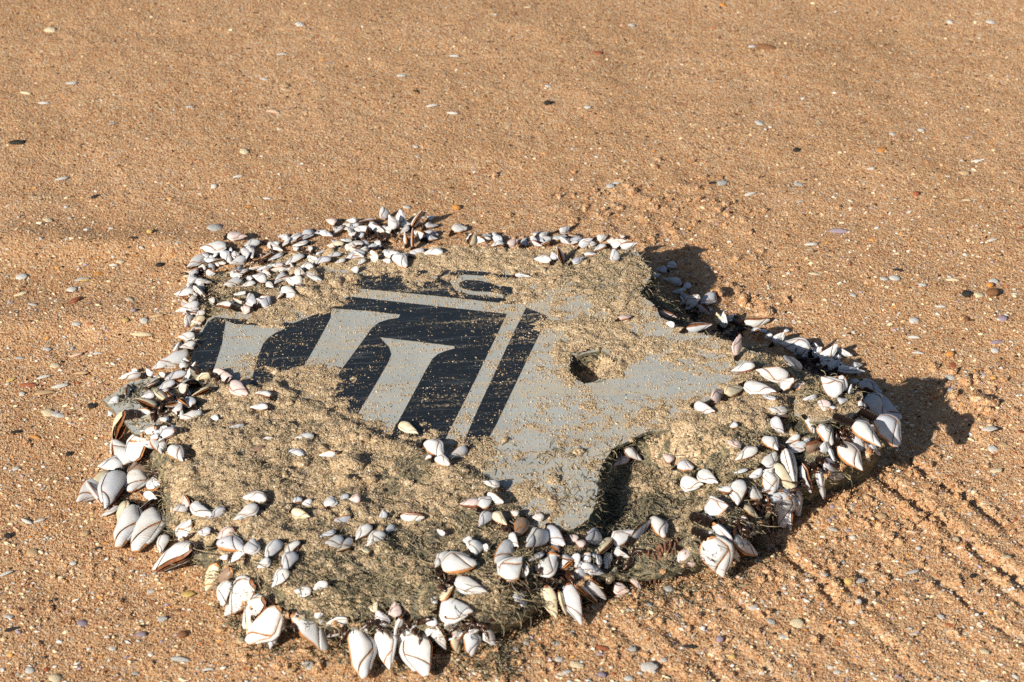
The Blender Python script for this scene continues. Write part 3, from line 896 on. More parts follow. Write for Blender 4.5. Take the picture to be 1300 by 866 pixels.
clods = mesh_obj('sand_clods', cv, cf, M_SAND)
tag(clods, 'crumbs and clods of damp sand', None, None, 'stuff')
cg = np.array(cg); cg = cg[rng.random(len(cg)) < 0.8]
o = scatter('clod_grains', cg + rng.normal(0, .0003, cg.shape), 0.0009 + 0.0007 * rng.random(len(cg)), M_GRAIN)
o['label'] = 'sand grains stuck to the clods'
lumps = mesh_obj('sand_lumps', PANELC[0], PANELC[1], M_CRUST, panel)
lumps['kind'] = 'stuff'; lumps['label'] = 'lumps of damp sand on the panel'
cg = np.array(PANELC[2]); cg = cg[rng.random(len(cg)) < 0.8]
o = scatter('lump_grains', cg + rng.normal(0, .0003, cg.shape), 0.0007 + 0.0005 * rng.random(len(cg)), M_GRAIN2, panel)
o['label'] = 'sand grains stuck to the lumps'

# ------------------------------------------------------------------ goose barnacles
# base x y, tip x y, visible width (photograph pixels), pose (b broad, h half, e edge-on, o gaping), colour (g also where a shell lay in shade); u: stands up
BARN = """
179 481 151 480 9 e w|174 475 168 470 7 h w|192 482 186 468 7 h w|226 462 202 464 10 b w|233 473 231 458 12 b w|237 479 209 481 12 b g|210 480 202 475 7 h g|267 480 249 484 7 e c
272 476 290 482 12 b p|282 482 298 490 13 b p|296 490 312 502 13 b p|248 493 224 493 12 o w|222 490 201 495 9 b g|210 512 197 493 9 h c|218 508 211 497 6 e g|196 507 180 504 9 b g
198 522 173 507 9 h c|192 528 176 520 7 e p|151 509 138 512 9 b c|164 497 160 505 6 e g|266 498 244 503 8 h c|246 520 236 504 16 b g|227 528 228 511 13 b w|256 528 230 532 11 b w
212 540 203 531 10 b w|198 550 171 566 13 b w|205 550 201 543 7 b w|195 562 205 576 15 b w|222 552 196 560 11 b g|217 573 232 585 11 b w|160 532 146 555 16 o c|142 531 138 522 6 b w
146 562 142 578 7 e c|162 597 149 559 27 b w|165 588 194 591 17 b w|179 611 171 587 24 b n|156 598 125 592 20 b w
140 608 112 624 22 b c|125 618 98 637 24 b w|116 618 128 638 9 e p|152 610 134 645 30 b g|174 608 171 645 30 b w|150 648 129 656 9 h w|158 644 152 668 9 h c
168 652 155 693 22 b w|194 656 178 698 25 b w|198 641 169 659 8 e w|206 668 188 680 13 b c|232 694 242 660 21 b w|244 704 198 718 27 b w|212 686 203 702 14 b w|268 680 252 676 11 o g
241 648 232 632 9 h p|238 652 220 646 9 b w|253 646 242 639 9 b g|246 646 266 656 13 b w|286 652 265 658 11 b g|326 648 298 660 15 b w|338 640 310 630 13 b w
297 678 273 688 10 b p|278 695 310 694 13 b g|311 706 291 714 13 b w|316 707 322 688 19 b g|290 713 279 708 8 b p|356 694 337 711 12 b w|341 715 329 722 12 b w|380 694 362 706 12 b w
376 710 359 722 16 b g|366 731 346 745 15 b w|395 757 374 750 13 b w|416 746 398 747 7 h c|418 648 420 632 16 b w|384 640 372 636 9 b n|396 640 385 641 8 b p|372 654 393 656 12 b c
443 634 432 634 7 b p|457 640 444 634 11 b p|445 662 425 662 8 h g|491 658 482 656 9 b p|499 672 490 676 8 b p|425 679 408 682 6 h p|436 690 413 690 14 b w|447 690 434 696 11 b g|445 701 428 700 8 h c
471 674 452 685 14 b w|488 684 466 693 16 b w|470 707 462 694 9 h c|276 724 262 749 16 b c|294 730 273 750 15 b n|292 745 280 767 16 b w|322 752 287 780 32 b w|336 770 309 791 18 b w|354 782 318 817 32 b w
352 800 343 823 14 b g|322 790 314 806 13 b c|374 790 416 820 28 b w|442 792 413 794 8 e w|430 808 416 808 6 e p|450 805 434 809 12 b w|450 808 466 858 29 b w|484 808 494 848 24 b w
484 800 482 779 16 b g|504 784 502 769 14 b p|510 790 501 818 9 e w|518 804 508 828 19 b w|530 812 536 857 33 b w|552 800 566 824 14 h w|569 793 577 803 10 b w|576 798 586 817 16 b w
574 816 584 827 12 b c|594 810 602 830 19 b g|617 806 629 819 14 b w|562 781 597 776 29 b w|560 768 575 745 12 h c|580 742 617 751 18 b w|562 728 602 711 25 b w|570 708 553 720 15 b w
606 696 604 718 19 b w|620 702 612 694 8 h p|646 694 632 716 18 b w|640 742 662 708 26 b w|664 738 668 716 10 h w|554 769 548 759 7 b p|474 781 478 766 10 b c|652 766 664 758 11 b w|660 770 668 764 11 b g
682 734 707 708 22 b w|688 708 672 712 8 h g|694 684 668 694 14 b w|697 675 714 693 17 b g|664 664 656 681 12 b n|649 684 658 694 10 b w|690 660 677 658 9 b g|656 658 650 650 8 b p
609 645 585 640 15 b p|610 650 624 630 15 b w|620 632 638 639 9 h w|634 622 614 612 12 o w|624 658 608 668 13 b g|626 658 643 666 10 b c|565 682 555 674 6 h p|598 690 589 686 9 b p
762 692 744 682 19 b g|732 690 724 680 10 b p|740 698 732 688 10 b p|775 690 753 708 9 h c|778 696 804 674 17 b w|802 688 825 663 10 e g|828 664 845 681 13 b w
742 722 729 718 10 b w|744 724 766 728 14 b g|732 728 746 738 12 b g|730 746 755 762 9 h w|746 742 769 760 10 h g|722 750 738 792 19 b g|710 756 720 782 7 e c|694 752 706 784 18 b c
780 748 797 752 13 b p|770 746 783 720 11 e c|800 740 814 746 9 b p|866 705 878 720 17 b p|900 694 918 731 36 b w|906 672 938 711 15 e w|928 690 960 704 16 b w|914 690 893 676 7 e p|905 680 888 682 6 e n
898 655 921 643 24 b w|940 618 936 641 21 b w|928 630 911 620 12 b w|950 634 967 628 14 b w|944 650 962 655 12 b c|956 684 940 678 9 h g|865 618 892 615 18 b w|889 606 911 613 16 b w
860 598 880 592 15 b g|852 592 842 577 12 b p|793 576 814 584 11 b w|798 586 779 591 8 b p|940 572 922 560 12 o p|960 576 934 584 14 b w|970 562 987 571 17 b w|968 596 986 576 15 b w
997 579 1009 618 17 e w|984 596 1006 622 15 b c|972 606 982 630 18 b w|980 607 968 598 9 h w|936 544 927 542 7 b c|982 536 995 550 13 b g
988 632 998 667 24 b g|1000 646 1004 673 10 h g|974 638 977 673 10 e w|1006 632 1016 652 9 b g|996 622 1004 645 6 e c|1018 596 1028 624 14 o g|1038 600 1046 632 10 e g
1046 592 1070 607 21 b g|1066 572 1094 596 24 b w u|1080 560 1104 584 20 b g|1083 545 1117 566 21 b w u|1104 568 1117 578 8 h g|1098 512 1128 532 26 b w u|1116 512 1141 533 19 b g u|1112 540 1143 562 29 b g u|1099 535 1115 540 6 e w
1038 548 1058 562 20 b w|1023 538 1035 548 13 b w|1014 558 998 562 8 b w|1022 568 1003 574 12 b w|1022 574 1042 564 12 o n|998 526 975 519 13 b w|985 512 968 502 8 h g|1004 534 984 530 7 h n
1090 494 1119 496 15 b g|1108 507 1124 503 5 e c|1078 504 1081 488 7 e p u|1064 516 1076 507 9 b g|1062 506 1046 482 25 b w u|1070 500 1066 480 16 b g u|1050 520 1042 513 13 b p|1058 524 1054 516 8 b p|1036 508 1017 509 5 e c
1026 452 991 436 22 b w|1015 470 996 457 14 b w|1034 452 1042 442 13 b g u|1040 460 1064 440 14 b w u|1050 470 1069 461 14 b w|1064 474 1097 472 11 h w|1010 498 1020 487 12 b p|993 500 1006 480 13 b w u
999 483 961 470 18 b w|957 470 929 471 13 b w|946 494 984 497 13 b w|922 508 940 490 14 b c|904 514 918 496 12 h p|883 519 907 522 10 b g|982 440 996 422 14 b w u|996 424 1001 420 6 b w|980 430 971 428 8 b g
935 456 938 425 11 h p u|945 414 976 408 10 h w|917 420 919 396 11 h w u|912 416 910 397 8 h c u|872 422 903 412 7 e g|836 400 858 404 9 o p|876 394 884 376 17 b w u|906 378 888 388 12 b g
864 362 843 354 9 b w|876 366 866 374 9 b g|846 348 833 342 11 b g|856 338 848 350 11 b g|786 410 800 401 9 b p|856 418 846 410 6 h p
785 334 777 318 13 b g u|776 316 800 308 8 h w|788 318 809 308 9 h w|780 310 771 306 9 b p|792 306 787 299 7 b p|758 307 771 300 10 b w|736 318 752 303 9 h g|738 308 720 314 9 b g
726 338 742 326 10 b g|742 328 756 322 8 b w|714 336 708 314 9 e g u|704 334 701 320 9 h g u|699 336 679 328 9 b w|704 310 718 299 12 b w|710 298 724 289 11 b w|684 304 697 294 10 b w|678 306 686 296 6 e p
722 302 736 300 5 e n|645 316 659 304 13 b p|664 316 668 302 8 b w|640 316 624 312 13 o w|655 354 674 351 6 e p|604 304 626 303 7 e n|575 298 592 288 13 b w|598 316 603 294 11 h c u
562 326 540 320 10 b w|538 322 521 322 9 b g|500 332 517 337 18 b w|508 328 486 322 10 b w|496 336 486 330 7 b w|480 332 470 326 11 b w|464 334 454 336 6 b g|455 346 446 342 9 b p
463 326 440 327 9 b g|462 316 440 315 7 b w|436 314 415 312 9 b c|433 327 417 325 8 b g|438 334 426 334 7 b g|447 310 432 304 8 h w|469 296 448 290 11 b w|462 302 443 298 7 b g
426 289 414 279 12 b p|412 298 400 296 9 b w|452 285 440 280 8 b g|476 284 456 282 6 h g|490 279 486 265 15 b g u|500 296 494 273 15 b w u|495 293 495 312 12 b w|506 287 510 267 14 b g u
524 292 536 268 10 e w u|524 318 524 290 7 e p u|516 314 514 294 7 e g u|540 306 525 294 9 h w|540 292 556 286 8 b g|540 300 556 297 8 b g|538 306 555 303 8 b g|544 283 552 274 8 b p|490 296 482 288 9 b g
287 318 255 315 20 b w|290 304 313 300 16 b p|258 330 238 339 9 b w|286 334 258 337 6 e c|330 312 309 313 9 b w|318 324 305 317 8 h g|312 332 292 335 10 b w|354 316 344 308 10 b w|346 326 333 328 6 h w
359 326 341 331 7 h g|383 304 364 307 7 h w|391 311 372 313 7 h w|378 322 372 314 8 b g|386 330 361 338 10 b w|398 344 380 340 12 b w|394 336 407 350 9 e w|420 334 398 334 10 b g
402 328 413 318 6 e w|396 322 392 312 7 b p|344 346 324 345 8 e g|308 350 296 340 8 h w|320 360 309 350 9 b w|338 362 321 350 14 b w|308 360 284 362 11 b w|324 364 306 364 9 b w
361 352 349 360 9 b g|384 362 364 356 17 b w|360 370 378 377 9 b w|372 344 362 348 6 b c|313 376 297 374 8 h w|324 392 315 374 15 b g|332 392 343 380 15 b g|294 394 278 386 14 b w
272 390 265 380 8 h w|318 398 306 392 11 b p|308 388 297 380 7 e w|246 348 234 361 11 b c|250 358 236 364 9 b w|246 376 222 374 17 b w|258 366 247 368 7 b g|264 362 258 360 7 b w
250 382 236 386 7 h w|252 390 230 396 15 b w|260 400 249 404 9 b w|260 408 242 414 12 b c|250 420 240 422 6 h g|247 430 226 428 11 b w|248 440 229 441 10 b w|238 452 202 466 12 b w
344 508 326 498 11 b w|340 522 318 517 8 b w|278 536 266 532 8 b g|310 544 294 543 6 h w|346 560 330 560 6 h g|334 572 318 572 8 b n
398 558 375 556 8 b w|386 584 367 571 9 b g|426 580 405 578 5 h c|509 543 530 550 9 b c|541 568 563 578 12 b w|552 572 539 564 8 h p|553 588 571 588 11 b w|548 584 540 582 6 b p|592 574 571 580 9 b w|510 660 538 658 8 o w
"""
BARN = [tuple(r.split()) for line in BARN.strip().splitlines() for r in line.split('|')]
BARN = [(tuple(map(float, r[:5])), r[5], r[6], 'u' in r[7:]) for r in BARN]

# --- one capitulum in local units: x from stalk (0) to tip (1), y across, z thickness
def prof(x, pts):
    xs = [p[0] for p in pts]; ys = [p[1] for p in pts]
    return np.interp(x, xs, ys)
class Shape:
    def __init__(s, seed, fat):
        r = random.Random(seed)
        j = lambda a: a * r.uniform(.84, 1.14)
        if seed in (2, 5, 8, 9, 12, 15):      # blunt, cut-off tip
            s.o = [(0, .04), (.06, j(.12)), (.2, j(.20)), (.4, j(.245)), (.7, j(.225)), (.86, j(.20)), (.97, j(.14)), (1, .05)]
            s.c = [(0, -.05), (.06, j(-.16)), (.2, j(-.29)), (.38, j(-.34)), (.55, j(-.31)), (.75, j(-.19)), (.9, j(-.07)), (1, .02)]
        else:                         # drop shape running to a point
            s.o = [(0, .045), (.05, j(.13)), (.16, j(.215)), (.34, j(.255)), (.58, j(.21)), (.8, j(.115)), (.94, .04), (1, .0)]
            s.c = [(0, -.055), (.05, j(-.16)), (.16, j(-.275)), (.32, j(-.34)), (.52, j(-.295)), (.72, j(-.19)), (.88, j(-.085)), (1, -.008)]
        s.m = -1 if seed % 2 else 1
        s.t = fat * 0.8
        s.seam0, s.seam1 = r.uniform(.76, .94), r.uniform(.32, .56); s.gap = r.uniform(.014, .030)
    def pt(s, x, v, side, lift=0.0, gape=0.0):
        """v in -1 (keel) .. 1 (opening edge)."""
        yo, yc = prof(x, s.o), prof(x, s.c)
        y = (yo + yc) / 2 + v * (yo - yc) / 2
        tx = s.t * float(np.interp(x, [0, .06, .2, .38, .7, .92, 1], [.30, .66, .97, 1, .70, .26, .06]))
        z = tx * max(0.0, 1 - abs(v + 0.12 * (1 - v * v)) ** 1.75) ** 0.9 + lift
        if gape:
            a = gape; y0 = yc; dy = y - y0
            y, z = y0 + dy * math.cos(a) - z * math.sin(a) * 0.5, z + dy * math.sin(a)
        return (x, y * s.m, z * side)

RIM = []
def grid_plate(sh, region, side, gape, nu=7, nv=7, lift=0.016):
    """Plate over a patch of the side; its rim dips to the membrane."""
    vs, fs = [], []
    for i in range(nu + 1):
        for k in range(nv + 1):
            u, w = i / nu, k / nv
            x, v = region(u, w)
            e = min(u, 1 - u, w, 1 - w)
            vs.append(sh.pt(x, v, side, lift * (1 - math.exp(-e * 14)) + 0.003, gape)); RIM[len(RIM):] = [max(0.0, 1 - e * 7)]
    for i in range(nu):
        for k in range(nv):
            a = i * (nv + 1) + k
            f = (a, a + nv + 1, a + nv + 2, a + 1)
            fs.append(f if side < 0 else f[::-1])
    return vs, fs

def build_shape(seed, fat, gape):
    sh = Shape(seed, fat)
    parts = {}
    def seam(v):                     # x of the seam between large plate and tip plate
        k = (v + 1) / 2
        return sh.seam1 + (sh.seam0 - sh.seam1) * k
    for side in (1, -1):
        def big(u, w):
            v = -0.70 + w * 1.60
            x1 = seam(v) - sh.gap
            return 0.045 + u * (x1 - 0.045), v
        def tip(u, w):
            v = -0.74 + w * 1.62
            x0 = seam(v) + sh.gap
            return x0 + u * (0.97 - x0), v
        RIM.clear(); parts[('large_plate', side)] = grid_plate(sh, big, side, gape, 10, 10) + (list(RIM),)
        RIM.clear(); parts[('tip_plate', side)] = grid_plate(sh, tip, side, gape, 7, 8) + (list(RIM),)
    # keel plate: curved strip along the keel edge
    vs, fs = [], []
    prof_v = [(-.80, 1), (-.93, 1), (-1.0, 0), (-.93, -1), (-.80, -1)]
    n = 9
    for i in range(n + 1):
        x = 0.04 + 0.80 * i / n
        for v, sd in prof_v:
            p = sh.pt(x, v, sd if sd else 1, 0.016, 0)
            vs.append((p[0], p[1] - sh.m * (0.018 * (1 - abs(sd)) + 0.004), 0 if sd == 0 else p[2]))
    for i in range(n):
        for k in range(4):
            a = i * 5 + k
            fs.append((a, a + 1, a + 6, a + 5))
    parts[('keel_plate', 0)] = (vs, fs)
    # membrane body
    vs, fs = [], []
    nu, nv = 10, 8
    for side in (1, -1):
        o = len(vs)
        for i in range(nu + 1):
            for k in range(nv + 1):
                vs.append(sh.pt(0.985 * i / nu, -1 + 2 * k / nv, side, -0.002, gape * 0.35))
        for i in range(nu):
            for k in range(nv):
                a = o + i * (nv + 1) + k
                f = (a, a + nv + 1, a + nv + 2, a + 1)
                fs.append(f if side < 0 else f[::-1])
    parts[('membrane', 0)] = (vs, fs)
    # stalk: wrinkled tube bending down from the base
    vs, fs = [], []
    rr = random.Random(seed + 50); n = 7; m = 8; L = 1.0; bend = 0.0
    for i in range(n + 1):
        f = i / n
        rad = 0.20 * (1 + 0.25 * math.sin(f * 3.1)) * (1 + 0.10 * (-1) ** i)
        for k in range(m):
            a = 2 * math.pi * k / m
            vs.append((f, rad * math.cos(a), rad * math.sin(a)))
    for i in range(n):
        for k in range(m):
            fs.append((i * m + k, i * m + (k + 1) % m, (i + 1) * m + (k + 1) % m, (i + 1) * m + k))
    fs.append(tuple(n * m + k for k in range(m)))
    parts[('stalk', 0)] = (vs, fs)
    return parts

def part_mesh(name, vf, mat):
    me = bpy.data.meshes.new(name)
    me.from_pydata(vf[0], [], vf[1]); me.materials.append(mat)
    ra = me.attributes.new('rim', 'FLOAT', 'POINT'); ra.data.foreach_set('value', np.array(vf[2] if len(vf) > 2 else [0.0] * len(vf[0]), np.float32))
    me.polygons.foreach_set('use_smooth', np.ones(len(me.polygons), bool)); me.update()
    return me

VAR = {}
SPEC = [('b', 1, .110), ('b', 2, .120), ('b', 3, .105), ('b', 4, .130), ('b', 5, .115), ('b', 6, .125), ('b', 9, .125), ('b', 10, .110), ('b', 11, .10), ('b', 12, .12), ('b', 13, .09), ('b', 14, .115), ('b', 15, .10), ('b', 16, .13), ('o', 7, .09), ('o', 8, .08)]
for kind, seed, fat in SPEC:
    parts = build_shape(seed, fat, (0.05, 0.12, 0.20, 0.08)[seed % 4] if kind == 'b' else (0.30 if seed == 7 else 0.42))
    memb = M_MEMB if seed % 2 else M_MEMD
    meshes = [(k[0], part_mesh(k[0], vf, M_STALK if k[0] == 'stalk' else memb if k[0] == 'membrane' else SHELL['w'])) for k, vf in parts.items()]
    jv, jf, ji, jr = [], [], [], []
    for k, vf in parts.items():
        if k[0] == 'stalk':
            vf = ([(0.05 - 0.28 * a, b * 0.4, c * 0.4 - 0.10 * a) for a, b, c in vf[0]], vf[1])
        o = len(jv); jv += vf[0]; jr += vf[2] if len(vf) > 2 else [0.0] * len(vf[0]); jf += [tuple(o + i for i in f) for f in vf[1]]
        ji += [2 if k[0] == 'stalk' else 1 if k[0] == 'membrane' else 0] * len(vf[1])
    joined = part_mesh('goose_barnacle', (jv, jf, jr), SHELL['w'])
    joined.materials.append(memb); joined.materials.append(M_STALK)
    joined.polygons.foreach_set('material_index', np.array(ji, np.int32))
    VAR.setdefault(kind, []).append((meshes, joined))

ZONES = [(152, 512, "on the bare torn tab"), (190, 480, "along the torn tab's far edge"), (205, 508, "beside the bare torn tab"), (238, 515, "in the clump past the tab"), (205, 560, "just below the torn tab"),
         (145, 545, "hanging under the torn tab"), (285, 485, "under the leftmost grey letter stroke"), (330, 512, "on sand under the leftmost letter"), (320, 555, "on the sandy patch, upper left"), (150, 590, "in the far left fan"),
         (135, 630, "at the leftmost corner fan"), (170, 670, "on the lower left edge"), (225, 695, "on the lower left bend"), (245, 645, "above the lower left bend"), (315, 645, "in the middle left pair"),
         (295, 700, "in the lower left clump"), (360, 710, "in the four-shell lower left group"), (395, 750, "on algae near front left"), (385, 645, "on the sandy middle"), (450, 640, "among specks on sandy middle"),
         (430, 690, "in the small middle clump"), (475, 690, "in the middle pair on algae"), (280, 750, "on the front left corner"), (330, 795, "in the front left row"), (395, 800, "alone under the front edge"), (445, 805, "by the front edge centre"),
         (490, 800, "in the front centre bunch"), (530, 830, "hanging lowest at the front"), (580, 812, "in the small front clump"), (580, 760, "in the big front stack"), (600, 710, "at the stack's top"),
         (655, 720, "on the front algae ridge"), (620, 640, "at the grey skin's lower corner"), (690, 680, "along the skin's lower edge"), (745, 690, "below the skin's torn edge"), (800, 682, "on the ridge over the honeycomb"),
         (745, 735, "under the honeycomb's left side"), (715, 770, "hanging on the near wall"), (870, 712, "beside the torn honeycomb"), (920, 700, "at the near right corner"), (930, 640, "above the near right corner"), (880, 605, "in the sunken pocket"),
         (795, 582, "inside the skin's torn edge"), (950, 578, "on the right-hand algae slope"), (985, 600, "on the near right face"), (1000, 650, "hanging low near the right"), (1035, 610, "hanging under the right end"), (1090, 570, "on the right end's near face"),
         (1120, 530, "at the far right tip"), (1040, 555, "just under the right flap"), (990, 525, "beside the right flap"), (1055, 500, "on the raised right flap"), (1100, 497, "behind the raised right flap"), (1020, 450, "in the upper right cluster"),
         (1065, 465, "on the cluster's right side"), (960, 485, "on skin near right cluster"), (915, 508, "on skin's sandy right edge"), (985, 430, "above the upper right cluster"), (925, 415, "standing on the back right edge"), (870, 400, "on the back right slope"),
         (855, 355, "in the back right shade"), (795, 405, "on sandy skin, upper right"), (790, 312, "at the skin's far corner"), (735, 325, "along the far right edge"), (705, 305, "in the far edge clump"), (655, 312, "on the far edge middle"), (600, 300, "beside the tall far clump"),
         (550, 325, "right below the tall clump"), (500, 332, "below the tall far clump"), (450, 335, "on the far sandy slope"), (440, 310, "left of the tall clump"), (430, 287, "on the far left rim"), (500, 280, "in the tall far clump"), (545, 293, "on the tall clump's shaded side"),
         (275, 318, "at the far left corner"), (325, 322, "by the far left corner"), (375, 315, "on the far left slope"), (395, 335, "among far left sand lumps"), (320, 355, "in the left middle clump"), (370, 362, "beside the left sand lump"),
         (320, 385, "above the leftmost dark print"), (275, 388, "over the leftmost dark print"), (245, 362, "on the upper left rim"), (238, 395, "on the left rim"), (235, 435, "on the rim by the print"),
         (385, 570, "on sand below the print"), (555, 575, "under the grey stripes"), (520, 600, "on the algae below the print")]
ORD = ['first', 'second', 'third', 'fourth', 'fifth', 'sixth', 'seventh', 'eighth', 'ninth', 'tenth', 'eleventh', 'twelfth']
def zone_of(x, y, zones):
    return min(range(len(zones)), key=lambda i: (zones[i][0] - x) ** 2 + 1.6 * (zones[i][1] - y) ** 2)

CNAME = {'w': 'white', 'g': 'bluish shade-grey', 'c': 'cream', 'p': 'pinkish', 'n': 'brown'}
PNAME = {'b': '', 'e': 'seen edge-on', 'h': 'turned half sideways', 'o': 'gaping open'}
def lab(items, zones, noun):
    """items: (x, y, description); labels by look and zone, an ordinal only where those do not tell two apart."""
    keyd = {}
    for i, (x, y, d) in enumerate(items):
        keyd.setdefault((d, zone_of(x, y, zones)), []).append(i)
    out = [None] * len(items)
    for (d, z), ii in keyd.items():
        ii.sort(key=lambda i: items[i][0])
        for k, i in enumerate(ii):
            s = f"{d} {zones[z][2]}"
            if len(ii) > 1:
                s += ", " + ('leftmost of its kind' if k == 0 else 'rightmost of its kind' if k == len(ii) - 1 else ORD[k] + ' from left')
            out[i] = s
    return out

VIEW = np.array([0, -c_, s_])
def pose(b, t, w, kind, up, i):
    rr = random.Random(1000 + i)
    lp = math.hypot(t[0] - b[0], t[1] - b[1])
    mm = DIST / FPX
    B = hit(b[0], b[1]) + np.array([0, 0, 0.003 + 0.16 * w * mm])
    if up and b[0] > 1080:
        d0 = ray(b[0], b[1]); B = B - d0 / np.linalg.norm(d0) * 0.034     # stands well out from the flap's edge
    exp = max(lp, w * 1.15) * mm
    lift = (0.26 if kind != 'e' else 0.34) * w * mm + 0.002
    T = hit(t[0], t[1], lift)
    if up or np.linalg.norm(T - B) > 1.55 * exp + 0.004:
        d = ray(t[0], t[1]); s = np.dot(B - CAMN, d) / np.dot(d, d)
        T = CAMN + d * s
        T = T - d / np.linalg.norm(d) * 0.004 * rr.random()
        g = float(look_z(T[0], T[1]))
        if T[2] < g + 0.003:
            T[2] = g + 0.003
    ax = T - B; L = np.linalg.norm(ax)
    if L < w * mm * 1.12:
        L2 = w * mm * 1.12
        ax = ax / (L + 1e-9); T = T + ax * (L2 - L) * .5; B = B - ax * (L2 - L) * .5; L = L2
    else:
        ax = ax / L
    B = B - ax * 0.07 * L; L *= 1.14
    nrm = VIEW * 0.62 + np.array([0, 0, 0.5])
    nrm = nrm - ax * np.dot(nrm, ax); nrm /= np.linalg.norm(nrm)
    roll = {'b': rr.uniform(-20, 20), 'h': rr.choice((-1, 1)) * rr.uniform(42, 55), 'e': rr.choice((-1, 1)) * rr.uniform(70, 86), 'o': rr.uniform(15, 50)}[kind]
    yv = np.cross(nrm, ax)
    m = Matrix((tuple(ax), tuple(yv), tuple(nrm))).transposed() @ Matrix.Rotation(R(roll), 3, 'X')
    full = {'b': .60, 'h': .46, 'e': .34, 'o': .55}[kind]
    wy = min(1.4, max(0.75, (w * 1.06 * mm / L) / full))
    wz = min(1.2, max(0.85, wy))
    if kind == 'e': wy, wz = min(1.1, wy), min(1.2, wy)
    m4 = m.to_4x4(); m4.translation = Vector(B)
    return m4 @ Matrix.Diagonal((L, L * wy, L * wz, 1)), L, lp

# infill: the many small ones wedged between those above, along the crowded rims
INF = [([(250, 352), (275, 328), (330, 318), (400, 300), (470, 288), (545, 290)], 34, 13, 5), ([(250, 358), (238, 390), (246, 425), (215, 470)], 16, 7, 6), ([(190, 490), (235, 500), (215, 540), (200, 565)], 16, 12, 12), ([(290, 350), (330, 345), (380, 350), (330, 385)], 18, 20, 9),
       ([(990, 440), (1040, 455), (1080, 470), (1110, 500)], 16, 12, 10), ([(1000, 560), (1050, 575), (1090, 550), (1120, 530)], 16, 12, 12), ([(960, 600), (985, 625), (1000, 645)], 9, 12, 10), ([(160, 580), (175, 610), (190, 650)], 8, 10, 8), ([(690, 705), (740, 715), (790, 700)], 9, 14, 8), ([(330, 775), (440, 798), (520, 800), (600, 806)], 10, 14, 5), ([(600, 305), (700, 308), (800, 315)], 14, 14, 6), ([(430, 315), (500, 325)], 14, 30, 8), ([(838, 352), (880, 385), (930, 408), (985, 428)], 12, 12, 6)]
for pts, n, jx, jy in INF:
    for _ in range(int(n * 1.6)):
        k = random.randrange(len(pts) - 1); f = random.random()
        x = pts[k][0] + (pts[k + 1][0] - pts[k][0]) * f + random.gauss(0, jx * .5); y = pts[k][1] + (pts[k + 1][1] - pts[k][1]) * f + random.gauss(0, jy * .5)
        a = random.uniform(0, 2 * math.pi); l = random.uniform(10, 20)
        BARN.append(((x, y, x + l * math.cos(a), y + l * .6 * math.sin(a), random.uniform(6.5, 10.5)), random.choice('bbhheo'), random.choice('wwgcp'), False))
NB0 = len(BARN) - sum(int(n * 1.6) for _, n, _, _ in INF)
poses = []
for i, ((bx, by, tx, ty, w), k, c, u) in enumerate(BARN):
    m4, L, lp = pose((bx, by), (tx, ty), w, k, u, i)
    poses.append((m4, lp * w, max(lp, w)))
order = sorted(range(NB0), key=lambda i: -poses[i][1])
single = set(order[:300])
desc = []
for i in order[:300]:
    (bx, by, tx, ty, w), k, c, u = BARN[i]
    s = poses[i][2]
    size = 'large' if s > 33 else 'small' if s < 18 else 'tiny' if s < 12 else 'medium'
    desc.append(((bx + tx) / 2, (by + ty) / 2, ' '.join(f"{size} {CNAME[c]} goose barnacle {PNAME[k]}".split())))
labels = dict(zip(order[:300], lab(desc, ZONES, 'goose barnacle')))
rest_v, rest_f, rest_i = [], [], []
for i in range(len(BARN)):
    (bx, by, tx, ty, w), k, c, u = BARN[i]
    m4, area, s = poses[i]
    pool = VAR['o'] if k == 'o' else VAR['b']
    meshes, joined = pool[random.Random(i).randrange(len(pool))]
    if i not in single:
        o = len(rest_v)
        rest_v += [tuple(m4 @ v.co) for v in joined.vertices]
        for p in joined.polygons:
            rest_f.append(tuple(o + q for q in p.vertices)); rest_i.append(p.material_index)
        continue
    if s >= 17:
        e = bpy.data.objects.new('goose_barnacle', None); COL.objects.link(e); e.empty_display_size = 0.01
        e.matrix_world = m4
        for nm, me in meshes:
            o = bpy.data.objects.new(nm, me); COL.objects.link(o); o.parent = e
            if nm == 'stalk':          # leads from the shell's base down into the crust of the panel
                ax = m4.col[0].to_3d(); L = ax.length; ax.normalize()
                b3 = m4.translation
                to_c = Vector((0.0, 0.05, 0.0)) - Vector((b3.x, b3.y, 0)); to_c.normalize()
                dn = (-ax * 0.5 + Vector((0, 0, -0.7)) + to_c * (0.7 if ax.z < -0.3 else 0.15)).normalized()
                if u: dn = (-ax + Vector((0, 0, -0.4))).normalized()
                q = dn.to_track_quat('X', 'Z').to_matrix().to_4x4()
                q.translation = b3 + ax * 0.06 * L - dn * 0.02 * L
                o.matrix_parent_inverse = m4.inverted()
                o.matrix_basis = q @ Matrix.Diagonal((0.6 * L, 0.5 * L, 0.5 * L, 1))
            if nm.endswith('plate'):
                o.material_slots[0].link = 'OBJECT'; o.material_slots[0].material = SHELL[c]
    else:
        e = bpy.data.objects.new('goose_barnacle', joined); COL.objects.link(e); e.matrix_world = m4
        e.material_slots[0].link = 'OBJECT'; e.material_slots[0].material = SHELL[c]
    tag(e, labels[i], 'barnacle', 'goose barnacles growing on the wreck panel')
if rest_v:
    o = mesh_obj('tiny_barnacles', rest_v, rest_f, [SHELL['w'], M_MEMB, M_STALK], None, True, rest_i)
    tag(o, 'tiny goose barnacles scattered between the larger ones', None, None, 'stuff')

